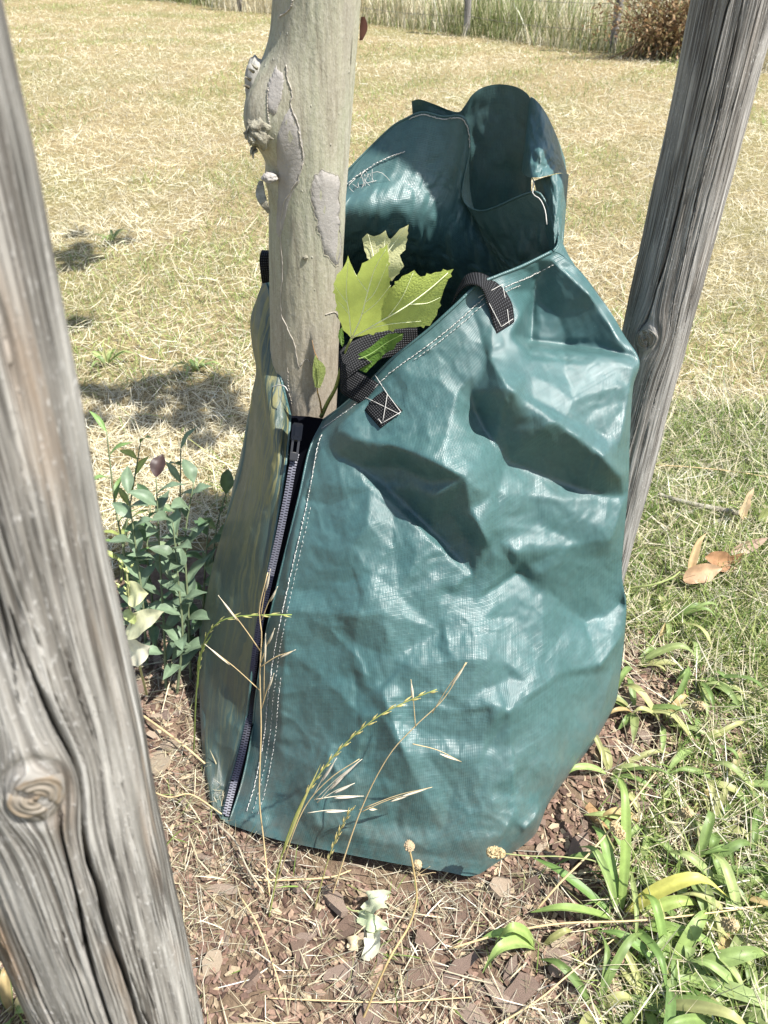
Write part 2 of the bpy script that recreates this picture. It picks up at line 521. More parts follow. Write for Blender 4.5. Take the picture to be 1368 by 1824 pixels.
# greener turf on the right of the bag, close to the viewer
parts = []
def near_right(cnt):
    x = rng.uniform(0.02, 1.15, cnt); y = rng.uniform(0.12, 1.9, cnt)
    e = in_bed(x, y)
    edge_ = 0.30 + 0.10 * np.sin(y * 9) - 0.25 * np.clip(0.45 - y, 0, 1)
    k = ((e > 0.84 + 0.1 * rng.random(cnt)) | (x > edge_ + 0.12)) & (rng.random(cnt) < np.clip((x - 0.12) * 5, 0, 1))
    k &= ~((y > 0.6) & (y < 1.3) & (x < 0.40 - np.clip(0.85 - y, 0, 1) * 0.7))
    return x[k], y[k]
for cnt, kind in ((74000, 'green'), (15000, 'straw'), (8000, 'wide')):
    x, y = near_right(cnt); n = len(x); z = terrain(x, y) - 0.008
    if kind == 'green':
        v = blades(x, y, z, rng.uniform(.02, .085, n), rng.uniform(.0009, .0026, n), rng.random(n) * 6.28, rng.uniform(.2, 1.35, n), rng.uniform(0.1, 1.4, n), palette(GREEN, n))
    elif kind == 'straw':
        v = blades(x, y, z + rng.random(n) * .02, rng.uniform(.03, .13, n), rng.uniform(.001, .0024, n), rng.random(n) * 6.28, rng.uniform(.9, 1.6, n), rng.normal(0, .4, n), palette(STRAW, n))
    else:
        v = blades(x, y, z, rng.uniform(.03, .06, n), rng.uniform(.003, .006, n), rng.random(n) * 6.28, rng.uniform(.5, 1.3, n), rng.uniform(0.1, 1.0, n), palette(GREEN, n))
    parts.append((v[0], v[1], v[2] * .88))
V, F, C = gather(parts)
tag(obj('turf_grass', V, F, M_BLADE, col=C, smooth=False), 'green lawn grass mixed with straw right of the bag', 'grass', kind='stuff')

# straw litter strewn over the mulch
parts = []
cnt = 2600
x = rng.uniform(-0.7, 0.7, cnt); y = rng.uniform(0.12, 1.1, cnt)
w = 0.22 + 0.75 * np.clip(fbm2(x * 5, y * 5, 111, 2) * 1.6 + 0.42 + 0.5 * np.clip(0.46 - y, 0, .4) / .4 + 0.4 * np.clip(-x - .22, 0, 1), 0, 1)
k = (in_bed(x, y) < 1.05) & (rng.random(cnt) < w) & ~((y > 0.62) & (np.abs(x - .03) < 0.25)) 
x, y = x[k], y[k]; n = len(x)
z = 0.006 + 0.007 * fbm2(x * 24, y * 24, 95, 3) + rng.random(n) * .010
v = blades(x, y, z, rng.uniform(.015, .10, n), rng.uniform(.0006, .0018, n), rng.random(n) * 6.28, rng.uniform(1.3, 1.62, n), rng.normal(0, .18, n), palette(STRAW * .85, n, .25))
parts.append(v)
n2 = 900
x = rng.uniform(-0.65, 0.5, n2); y = rng.uniform(0.15, 0.75, n2)
k = (in_bed(x, y) < 1.05) & ~((y > 0.55) & (np.abs(x - .03) < 0.28)); x, y = x[k], y[k]; n = len(x)
z = 0.006 + 0.007 * fbm2(x * 24, y * 24, 95, 3)
parts.append(blades(x, y, z, rng.uniform(.02, .06, n), rng.uniform(.0012, .0022, n), rng.random(n) * 6.28, rng.uniform(.2, 1.2, n), rng.uniform(0, 1., n), palette(np.vstack([STRAW, GREEN[:2]]), n)))
# fine matted bits of old grass
n3 = 26000
x = rng.uniform(-0.75, 0.65, n3); y = rng.uniform(0.12, 1.0, n3)
mat_ = np.clip(fbm2(x * 4 + 3, y * 4, 113, 3) * 2.2 + 0.35 + 1.2 * np.clip(0.42 - y, 0, .3) / .3 + 0.7 * np.clip(-x - .22, 0, 1) * 2, 0.05, 1)
k = (in_bed(x, y) < 1.06) & (rng.random(n3) < mat_) & ~((y > 0.60) & (np.abs(x - .03) < 0.26)); x, y = x[k], y[k]; n = len(x)
z = 0.006 + 0.007 * fbm2(x * 24, y * 24, 95, 3) + rng.random(n) * .012
parts.append(blades(x, y, z, rng.uniform(.008, .045, n), rng.uniform(.0005, .0012, n), rng.random(n) * 6.28, rng.uniform(1.1, 1.62, n), rng.normal(0, .5, n), palette(np.vstack([STRAW * .75, STRAW * .5, [(0.24, 0.25, 0.11)]]), n, .25)))
V, F, C = gather(parts)
tag(obj('straw_litter', V, F, M_BLADE, col=C, smooth=False), 'dry straw strewn over the reddish mulch', 'straw', kind='stuff')

# tall uncut grass along and beyond the fence
parts = []
cnt = 50000
u = rng.random(cnt); x = rng.uniform(-9, 9, cnt)
y = fence_y(x) + np.where(u < 0.30, rng.normal(0.12, 0.16, cnt), rng.uniform(0.15, 4.5, cnt))
k = depth_ok(x, y) & (y > 4); x, y = x[k], y[k]; n = len(x)
near = np.clip(1 - np.abs(y - fence_y(x)) / 0.5, 0, 1)
gr = (fbm2(x * 0.9, y * 0.5, 121, 2) * 1.6 + 0.05 + 0.25 * near) > rng.random(n) * 1.1
c = np.where(gr[:, None], palette(np.array([(0.22, 0.27, 0.10), (0.30, 0.33, 0.15), (0.17, 0.20, 0.07)]), n), palette(STRAW * 1.05, n))
v = blades(x, y, terrain(x, y) - .01, rng.uniform(.25, .60, n) * np.where(y < fence_y(x) + .1, .35, 1.0), rng.uniform(.004, .009, n), rng.random(n) * 6.28, rng.uniform(0, .35, n), rng.uniform(0.05, .7, n), c)
parts.append(v)
V, F, C = gather(parts)
tag(obj('tall_uncut_grass', V, F, M_BLADE, col=C, smooth=False), 'tall pale uncut grass along and behind the wire fence', 'grass', kind='stuff')
# ================================================================== PLANE TREE
TR_C = lambda z: np.array([-0.173 + 0.096 * z + 0.004 * math.sin(z * 6), 1.05, z])     # axis
def trunk_r(z): return 0.0500 + 0.004 * math.exp(-((z - 0.0) / 0.12) ** 2)
TREE = thing('plane_tree', (-0.173, 1.05, 0), 'slender young plane tree with pale flaking bark growing up through the green bag', 'tree')
def hit_trunk(px, py, out=0.0):
    d = ray(px, py); z = 0.6
    for _ in range(12):
        c = TR_C(z); r = trunk_r(z) + out
        # circle of radius r at c in plan
        a = d[0] ** 2 + d[1] ** 2; b = -2 * (d[0] * c[0] + d[1] * c[1]); cc = c[0] ** 2 + c[1] ** 2 - r * r
        disc = b * b - 4 * a * cc
        t = (-b - math.sqrt(disc)) / (2 * a) if disc > 0 else -b / (2 * a)
        z = CAM_H + d[2] * t
    return d * t + np.array([0, 0, CAM_H])
m = NT('plane_bark')
ob = m.coord('Object')
big = m.noise(m.coord('Object', (1, 1, 0.35)), 9, 4, 0.6, 0.3)
c = m.ramp(big, [(0.32, (0.290, 0.262, 0.205)), (0.46, (0.345, 0.325, 0.245)), (0.56, (0.325, 0.325, 0.235)), (0.70, (0.400, 0.375, 0.310))])
lo = m.n('ShaderNodeSeparateXYZ'); m.t.links.new(ob, lo.inputs[0])
c = m.mix(m.ramp(lo.outputs[2], [(0.30, 1.0), (0.80, 0.0)]), c, (0.315, 0.248, 0.195))
fine = m.noise(m.coord('Object', (1, 1, 0.5)), 260, 3, 0.7)
c = m.mix(m.math('MULTIPLY', m.ramp(fine, [(0.45, 0.0), (0.75, 1.0)]), 0.45), c, (0.50, 0.47, 0.40))
c = m.mix(m.math('MULTIPLY', m.ramp(m.noise(ob, 420, 3, 0.7), [(0.32, 1.0), (0.46, 0.0)]), 0.45), c, (0.17, 0.15, 0.11))
c = m.mix(m.math('MULTIPLY', m.ramp(m.noise(m.coord('Object', (1, 1, 0.4)), 26, 4, 0.6), [(0.55, 0.0), (0.68, 1.0)]), 0.40), c, (0.235, 0.215, 0.185))
vert = m.noise(m.coord('Object', (1, 1, 0.07)), 150, 4, 0.6)
c = m.mix(m.math('MULTIPLY', m.ramp(vert, [(0.34, 1.0), (0.50, 0.0)]), 0.5), c, (0.20, 0.175, 0.13))
lent = m.ramp(m.vor(m.coord('Object', (1, 1, 0.6)), 75), [(0.0, 1.0), (0.10, 0.0)])
c = m.mix(m.math('MULTIPLY', lent, 0.5), c, (0.45, 0.44, 0.40))
m.bs(Base_Color=c, Roughness=0.85); m.b.inputs['Specular IOR Level'].default_value = 0.2
hs = m.math('ADD', m.math('MULTIPLY', vert, 0.35), m.math('ADD', m.math('MULTIPLY', fine, 0.5), m.math('MULTIPLY', lent, 0.8)))
m.bump(hs, 0.65, 0.0026)
M_BARK = m.m
m = NT('grey_bark_plate')
ob = m.coord('Object')
c = m.ramp(m.noise(ob, 45, 5, 0.65), [(0.3, (0.285, 0.265, 0.240)), (0.7, (0.345, 0.325, 0.300))])
fl = m.ramp(m.vor(ob, 330), [(0.0, 1.0), (0.2, 0.0)])
c = m.mix(m.math('MULTIPLY', fl, 0.4), c, (0.48, 0.46, 0.44))
m.bs(Base_Color=c, Roughness=0.9); m.b.inputs['Specular IOR Level'].default_value = 0.15
m.bump(m.noise(ob, 230, 4, 0.7), 0.5, 0.002); M_PLATE = m.m
m = NT('bark_edge'); c = m.ramp(m.noise(m.coord('Object'), 120, 3), [(0.3, (0.30, 0.27, 0.22)), (0.7, (0.42, 0.385, 0.33))]); m.bs(Base_Color=c, Roughness=0.9); M_BEDGE = m.m
m = NT('knot_bark')
c = m.ramp(m.noise(m.coord('Object'), 60, 5, 0.7), [(0.30, (0.10, 0.085, 0.06)), (0.50, (0.30, 0.28, 0.21)), (0.72, (0.46, 0.44, 0.36))])
m.bs(Base_Color=c, Roughness=0.95); m.bump(m.noise(m.coord('Object'), 140, 5, 0.75), 0.9, 0.005); M_KNOT = m.m

m = NT('scar_bark')
c = m.ramp(m.noise(m.coord('Object'), 50, 5, 0.65), [(0.3, (0.26, 0.25, 0.215)), (0.7, (0.36, 0.345, 0.305))])
m.bs(Base_Color=c, Roughness=0.85); m.bump(m.noise(m.coord('Object'), 200, 4, 0.7), 0.5, 0.002); M_SCAR = m.m
# trunk: dense where it shows, with the swelling of the old branch on its left
zs = np.concatenate([np.linspace(-0.03, 0.42, 16), np.linspace(0.43, 1.12, 170), np.linspace(1.16, 2.3, 24)])
NT_ = 150
th = np.linspace(0, 2 * np.pi, NT_, endpoint=False)
V = []
swells = [(P(483, 172, 1.03), 0.024, 0.040, 0.032), (P(476, 232, 1.02), 0.018, 0.028, 0.026), (P(480, 318, 1.03), 0.005, 0.014, 0.012), (P(482, 200, 1.0), 0.010, 0.09, 0.04)]
for z in zs:
    c = TR_C(z); r = trunk_r(z) * (1 if z < 1.1 else max(0.5, 1 - (z - 1.1) * 0.25))
    x, y = np.cos(th), np.sin(th)
    rr = r * (1 + 0.012 * np.sin(3 * th + z * 4) + 0.010 * np.sin(2 * th - z * 7))
    rr = rr + 0.0010 * fbm2(th / (2 * np.pi) * 64, np.full_like(th, z * 30), 51, 3)
    p = np.stack([c[0] + rr * x, c[1] + rr * y, np.full(NT_, z)], 1)
    for s, amp, lz, lw in swells:
        pr = np.array([c[0] + r * x, c[1] + r * y, np.full(NT_, z)]).T
        dxy = np.linalg.norm(pr[:, :2] - s[:2], axis=1); dzz = (z - s[2])
        g = amp * np.exp(-(dxy / lw) ** 2 - (dzz / lz) ** 2)
        p[:, 0] += g * x; p[:, 1] += g * y
    V.append(p)
trunk = obj('trunk', np.concatenate(V), grid_faces(len(zs), NT_).tolist() if False else [(i * NT_ + j, i * NT_ + (j + 1) % NT_, (i + 1) * NT_ + (j + 1) % NT_, (i + 1) * NT_ + j) for i in range(len(zs) - 1) for j in range(NT_)], M_BARK, TREE)

from mathutils.bvhtree import BVHTree
_bv = BVHTree.FromPolygons([tuple(v) for v in np.concatenate(V)], [(i * NT_ + j, i * NT_ + (j + 1) % NT_, (i + 1) * NT_ + (j + 1) % NT_, (i + 1) * NT_ + j) for i in range(len(zs) - 1) for j in range(NT_)])
def hit_trunk(px, py, out=0.0):
    d = Vector(ray(px, py)).normalized()
    loc, nor, _, _ = _bv.ray_cast(Vector((0, 0, CAM_H)), d)
    if loc is None:
        loc, nor, _, _ = _bv.find_nearest(Vector((0, 0, CAM_H)) + d * 1.08)
    if nor.dot(d) > 0: nor = -nor
    return np.array(loc + nor * out)
def bark_plate(outline, name='bark_plate', out=0.00035, mat=M_PLATE, rough=5.0, edge=True, seed=1):
    """thin plate of bark lying on the trunk, outline in photo pixels"""
    o = catmull(outline + [outline[0]], 111)[:-1]
    r = np.random.default_rng(seed)
    wob = fbm2(np.arange(110) * 0.45, np.full(110, seed * 3.3), 61, 3) * rough
    cen = o.mean(0); dirs = (o - cen) / (np.linalg.norm(o - cen, axis=1)[:, None] + 1e-6)
    o = o + dirs * wob[:, None]
    rings = [1.0, 0.98, 0.7, 0.4]; outs = [-0.0006, out, out * .8, out * .8]
    V = []
    for s, ot in zip(rings, outs):
        for q in cen + (o - cen) * s: V.append(hit_trunk(q[0], q[1], ot))
    V.append(hit_trunk(cen[0], cen[1], out))
    n = 110; F = []
    for k in range(3):
        for i in range(n): F.append((k * n + i, k * n + (i + 1) % n, (k + 1) * n + (i + 1) % n, (k + 1) * n + i))
    for i in range(n): F.append((3 * n + i, 3 * n + (i + 1) % n, 4 * n))
    pl = obj(name, np.array(V), F, mat, trunk)
    if edge:
        pth = np.array([hit_trunk(q[0], q[1], out + 0.0004) for q in cen + (o - cen) * 1.01])
        V, F = tube(np.vstack([pth, pth[:1]]), 0.0001 + 0.00035 * r.random(111) * (0.4 + np.abs(fbm2(np.arange(111) * .12, np.full(111, seed + .3), 67, 2)) * 2), 5, cap=False)
        obj('bark_edge', V, F, M_BEDGE, trunk)
    return pl
bark_plate([(560, 312), (575, 303), (597, 310), (606, 325), (603, 345), (606, 370), (604, 400), (608, 440), (606, 462), (598, 475), (588, 462), (576, 448), (573, 425), (565, 408), (566, 392), (558, 372), (554, 345)], seed=3)
bark_plate([(520, 190), (532, 215), (540, 255), (541, 292), (532, 325), (520, 345), (512, 370), (506, 400), (497, 425), (492, 400), (496, 330), (494, 290), (492, 255), (500, 225), (510, 200)], seed=5, edge=False)
bark_plate([(492, 118), (505, 140), (500, 180), (487, 205), (476, 190), (478, 150)], seed=8, edge=False)
def bark_line(pts, r0=0.0009, seed=0):
    q = catmull(pts, 70)
    q = q + np.stack([fbm2(np.arange(70) * .5, np.full(70, seed + .5), 71, 3) * 3.0, np.zeros(70)], 1)
    pth = np.array([hit_trunk(a, b, 0.0004) for a, b in q])
    rad = r0 * (0.55 + 0.8 * np.abs(fbm2(np.arange(70) * .8, np.full(70, seed + .2), 73, 2)))
    rad[0] *= .3; rad[-1] *= .3
    V, F = tube(pth, rad, 6)
    obj('bark_edge', V, F, M_BEDGE, trunk)
bark_line([(510, 115), (512, 140), (520, 165), (518, 190), (528, 215), (535, 250), (541, 285)], 0.0010, 1)
bark_line([(541, 290), (530, 320), (512, 350), (502, 380), (500, 440), (503, 480), (500, 520), (502, 560), (515, 590), (525, 620), (532, 655)], 0.0011, 2)
bark_line([(478, 155), (476, 190), (480, 225)], 0.0009, 3)
bark_line([(497, 30), (512, 20), (520, 5), (522, -20)], 0.0012, 4)
bark_line([(532, 655), (545, 640), (556, 650)], 0.0008, 5)
bark_line([(580, 560), (596, 556), (604, 566)], 0.0009, 6)
bark_line([(512, 655), (514, 690), (520, 720)], 0.0008, 7)

# old branch scars: a healed swelling, a cut stub with a rotten core, a small bud knob
def blob(c, r, squash, seed, mat, name, amp=0.25, parent=trunk, n=26):
    V = []; F = []
    for i in range(n + 1):
        ph = math.pi * i / n
        for j in range(2 * n):
            t = math.pi * j / n
            d = np.array([math.sin(ph) * math.cos(t), math.sin(ph) * math.sin(t), math.cos(ph)])
            k = 1 + amp * noise.noise(Vector(d * 2.3) + Vector((seed, 0, 0))) + amp * 0.6 * noise.noise(Vector(d * 6) + Vector((0, seed, 0)))
            V.append(c + d * np.array(squash) * r * k)
    for i in range(n):
        for j in range(2 * n):
            F.append((i * 2 * n + j, (i + 1) * 2 * n + j, (i + 1) * 2 * n + (j + 1) % (2 * n), i * 2 * n + (j + 1) % (2 * n)))
    return obj(name, np.array(V), F, mat, parent)
blob(P(459, 160, 1.03), 0.0150, (1.0, 1.0, 2.2), 2.0, M_SCAR, 'healed_branch_scar', 0.12)
stub = blob(P(464, 236, 1.0), 0.0155, (1.1, 1.0, 1.15), 5.0, M_KNOT, 'branch_stub', 0.30)
blob(P(449, 250, .99), 0.0045, (1, 1, 1.2), 9.0, M_KNOT, 'branch_stub_core', 0.4, stub)
for k, (a, b) in enumerate([(441, 222), (438, 232), (446, 262), (449, 268)]):
    V, F = tube(catmull([P(a + 8, b, 1.0), P(a + 2, b + 4, .995), P(a - 1 + k, b + 15, .99)], 6), [.0028, .0024, .002, .0016, .0012, .0006], 5)
    obj('bark_shred', V, F, M_KNOT, stub)
for k, (a, b) in enumerate([(452, 118), (446, 124), (440, 138), (437, 152)]):
    V, F = tube([P(a + 6, b + 4, 1.01), P(a, b, 1.005), P(a - 4, b - 5 + 2 * k, 1.0)], [.002, .0014, .0005], 5)
    obj('bark_shred', V, F, M_KNOT, trunk)
blob(P(480, 317, 1.0), 0.0072, (1.3, 1, .9), 12.0, M_PLATE, 'bud_knob', 0.2)
blob(P(544, 459, 1.0), 0.0034, (1, .6, .8), 14.0, M_KNOT, 'bud_scar', 0.3)
# peeling flake on the left edge, a reddish one high on the right
def flake(pts, w, mat, name='peeling_flake'):
    p = catmull([P(*q) for q in pts], 14)
    t = np.linspace(0, 1, 14); wd = w * np.sin(np.pi * (0.12 + 0.82 * t)) 
    side = np.array([1.0, -.25, 0.1])
    V = []; 
    for k in range(14):
        for a in (-.5, 0, .5): V.append(p[k] + side * wd[k] * a + np.array([-.002 * (1 - 4 * a * a), 0, 0]))
    V = np.array(V); V2 = V + np.array([.0009, .0005, 0])
    F = grid_faces(14, 3).tolist(); nn = len(V)
    F = F + [tuple(nn + i for i in f[::-1]) for f in F]
    obj(name, np.concatenate([V, V2]), F, mat, trunk)
flake([(464, 322, 1.02), (463, 345, 1.01), (470, 365, 1.0), (479, 380, 1.0)], 0.012, M_KNOT)
m = NT('red_bark'); m.bs(Base_Color=(0.14, 0.055, 0.035, 1), Roughness=0.8); M_REDB = m.m
flake([(646, 30, 1.02), (647, 50, 1.02), (643, 72, 1.02)], 0.008, M_REDB)
# ================================================================== WATERING BAG
def tarp_material(name, dust=0.0):
    m = NT(name)
    uv = m.coord('UV')
    ob = m.coord('Object')
    big = m.noise(ob, 6, 4, 0.6)
    mid = m.noise(ob, 38, 4, 0.65)
    base = m.mix(m.ramp(big, [(0.35, 0.0), (0.7, 1.0)]), (0.034, 0.086, 0.085), (0.047, 0.108, 0.106))
    # ripstop threads of the woven film
    sx = m.n('ShaderNodeSeparateXYZ'); m.t.links.new(uv, sx.inputs[0])
    def grid(sock, per):
        a = m.math('MULTIPLY', sock, 1.0 / per)
        a = m.math('FRACT', a)
        a = m.math('SUBTRACT', a, 0.5)
        return m.math('ABSOLUTE', a)
    gx, gy = grid(sx.outputs[0], 0.0052), grid(sx.outputs[1], 0.0068)
    lx = m.ramp(gx, [(0.0, 1.0), (0.10, 0.0)]); ly = m.ramp(gy, [(0.0, 1.0), (0.10, 0.0)])
    threads = m.math('MAXIMUM', lx, ly)
    patch = m.ramp(m.noise(ob, 11, 3, 0.6), [(0.40, 0.0), (0.62, 1.0)])
    thr = m.math('MULTIPLY', threads, patch)
    c = m.mix(m.math('MULTIPLY', thr, 0.22), base, (0.08, 0.20, 0.195))
    # tiny weave cells
    wx, wy = grid(sx.outputs[0], 0.0026), grid(sx.outputs[1], 0.0021)
    cells = m.math('MULTIPLY', m.math('ADD', wx, wy), 1.0)
    # pale dust film, heavier in some patches, brown scuffs
    df = m.ramp(m.noise(ob, 4.5, 5, 0.65), [(0.42, 0.0), (0.75, 1.0)])
    c = m.mix(m.math('MULTIPLY', df, 0.15), c, (0.17, 0.23, 0.22))
    grime = m.ramp(m.noise(ob, 95, 5, 0.7), [(0.35, 0.86), (0.65, 1.08)])
    c = m.mix(1.0, c, grime, 'MULTIPLY')
    sc = m.ramp(m.noise(m.coord('Object', (1, 1, 0.35)), 26, 5, 0.7, 0.4), [(0.60, 0.0), (0.74, 1.0)])
    c = m.mix(m.math('MULTIPLY', sc, 0.08), c, (0.12, 0.11, 0.06))
    fleck = m.ramp(m.vor(ob, 190), [(0.0, 1.0), (0.075, 0.0)])
    sel = m.ramp(m.noise(ob, 70, 1), [(0.52, 0.0), (0.6, 1.0)])
    c = m.mix(m.math('MULTIPLY', m.math('MULTIPLY', fleck, sel), 0.8), c, (0.62, 0.55, 0.36))
    so = m.n('ShaderNodeSeparateXYZ'); m.t.links.new(ob, so.inputs[0])
    mud = m.math('MULTIPLY', m.ramp(so.outputs[2], [(0.0, 1.0), (0.05, 0.55), (0.22, 0.0)]), m.ramp(m.noise(m.coord('Object', (1, 1, 0.6)), 30, 5, 0.7), [(0.38, 0.0), (0.62, 1.0)]))
    c = m.mix(m.math('MULTIPLY', mud, 0.5), c, (0.14, 0.10, 0.065))
    rough = m.ramp(mid, [(0.3, 0.34), (0.7, 0.48)])
    if dust > 0:
        # yellow dust smeared down in finger-wide streaks
        sv_ = m.coord('UV', (1, 1, 1))
        wob = m.noise(m.coord('UV', (9, 5, 1)), 1.0, 3, 0.6)
        mp = m.n('ShaderNodeMapping'); mp.inputs['Scale'].default_value = (70, 5, 1)
        add = m.n('ShaderNodeVectorMath'); add.operation = 'ADD'
        m.t.links.new(sv_, add.inputs[0])
        cmb = m.n('ShaderNodeCombineXYZ'); m.t.links.new(m.math('MULTIPLY', wob, 0.10), cmb.inputs[0])
        m.t.links.new(cmb.outputs[0], add.inputs[1]); m.t.links.new(add.outputs[0], mp.inputs[0])
        st = m.noise(mp.outputs[0], 1.0, 5, 0.62, 0.6)
        stf = m.ramp(st, [(0.47, 0.0), (0.56, 1.0)])
        # more dust high up, bare blue-green lower down
        vfade = m.ramp(sx.outputs[1], [(0.0, 1.0), (0.34, 0.95), (0.50, 0.35), (0.86, 0.14)])
        big2 = m.ramp(m.noise(m.coord('UV', (7, 3.2, 1)), 1.0, 4, 0.6), [(0.30, 0.25), (0.62, 1.0)])
        d = m.math('MULTIPLY', m.math('MULTIPLY', stf, vfade), big2)
        d = m.math('MULTIPLY', d, dust)
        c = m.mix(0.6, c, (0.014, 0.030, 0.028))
        c = m.mix(d, c, (0.29, 0.255, 0.09))
        sky = m.mix(m.math('MULTIPLY', vfade, 0.12), c, (0.14, 0.14, 0.07))
        c = sky
        rough = m.math('ADD', rough, m.math('MULTIPLY', d, 0.35), clamp=True)
    m.bs(Base_Color=c, Roughness=rough)
    m.b.inputs['Specular IOR Level'].default_value = 0.62
    # crumples: soft creases, plus the weave
    nd = m.n('ShaderNodeTexNoise'); m.t.links.new(ob, nd.inputs['Vector']); nd.inputs['Scale'].default_value = 10; nd.inputs['Detail'].default_value = 3
    mixv = m.n('ShaderNodeMix'); mixv.data_type = 'VECTOR'; mixv.inputs[0].default_value = 0.12
    m.t.links.new(ob, mixv.inputs[4]); m.t.links.new(nd.outputs['Color'], mixv.inputs[5])
    cr1 = m.vor(mixv.outputs[1], 17, 'DISTANCE_TO_EDGE')
    crease = m.ramp(cr1, [(0.0, 0.0), (0.16, 1.0)])
    hsum = m.math('ADD', m.math('MULTIPLY', crease, 0.14), m.math('MULTIPLY', m.noise(ob, 24, 4, 0.5), 1.0))
    b1 = m.bump(hsum, 0.22, 0.0025)
    wv = m.math('ADD', m.math('MULTIPLY', thr, -0.6), m.math('MULTIPLY', cells, 1.0))
    m.bump(wv, 0.36, 0.0010, b1)
    return m.m
M_TARP = tarp_material('green_tarp')
M_TARP_DUSTY = tarp_material('dusty_green_tarp', 0.85)

BAG = thing('watering_bag', (0.03, 0.95, 0), 'crumpled green plastic tree watering bag zipped around the tree trunk', 'watering bag')

def curve_px(pts, n):
    """curve through (px, py, Y) in photo space"""
    return catmull(pts, n)
NV = 300
# ---- front panel: boundaries (px, py, Y)
def gy(px, py, z=0.012):
    return (px, py, float(G(px, py, z)[1]))
rim_f = [(577, 748, .965), (612, 722, .95), (655, 684, .935), (700, 638, .93), (760, 590, .93), (810, 545, .94), (850, 508, .955), (885, 492, .97), (930, 474, .995), (985, 447, 1.03)]
zip_r = [(577, 748, .960), (552, 800, .915), (534, 880, .87), (512, 970, .835), (490, 1060, .80), (470, 1150, .775), (456, 1240, .75), (449, 1305, .735), (432, 1390, .683), gy(407, 1468)]
sil_r = [(985, 447, 1.03), (1006, 458, 1.035), (1040, 490, 1.03), (1085, 552, 1.005), (1112, 597, .985), (1139, 643, .955), (1128, 690, .94), (1122, 770, .915), (1120, 860, .89), (1112, 950, .87), (1108, 1025, .855),
         (1116, 1080, .84), (1110, 1160, .825), (1103, 1215, .815), (1095, 1255, .805), gy(1062, 1318)]
bot_f = [gy(407, 1468), gy(480, 1492, .022), gy(560, 1510, .030), gy(700, 1537, .034), gy(790, 1552, .032), gy(842, 1560, .028), gy(880, 1540, .022), gy(950, 1490), gy(972, 1440), gy(1010, 1385), gy(1062, 1318)]
NUF = 300
T = curve_px(rim_f, NUF); B = curve_px(bot_f, NUF); Lc = curve_px(zip_r, NV); Rc = curve_px(sil_r, NV)
def coons(T, B, L, Rr):
    u = np.linspace(0, 1, len(T))[:, None, None]; v = np.linspace(0, 1, len(L))[None, :, None]
    S = (1 - v) * T[:, None] + v * B[:, None] + (1 - u) * L[None] + u * Rr[None]
    S -= (1 - u) * (1 - v) * T[0] + u * (1 - v) * T[-1] + (1 - u) * v * B[0] + u * v * B[-1]
    return S
S = coons(T, B, Lc, Rc)
uu = np.linspace(0, 1, NUF)[:, None]; vv = np.linspace(0, 1, NV)[None, :]
# round the belly towards the viewer, so that the sheet turns away at the right outline
S[..., 2] -= 0.012 * np.sin(np.pi * np.clip(uu, 0, 1)) ** 0.8 * np.sin(np.pi * np.clip(vv, 0, 1) ** 1.5) ** 0.9
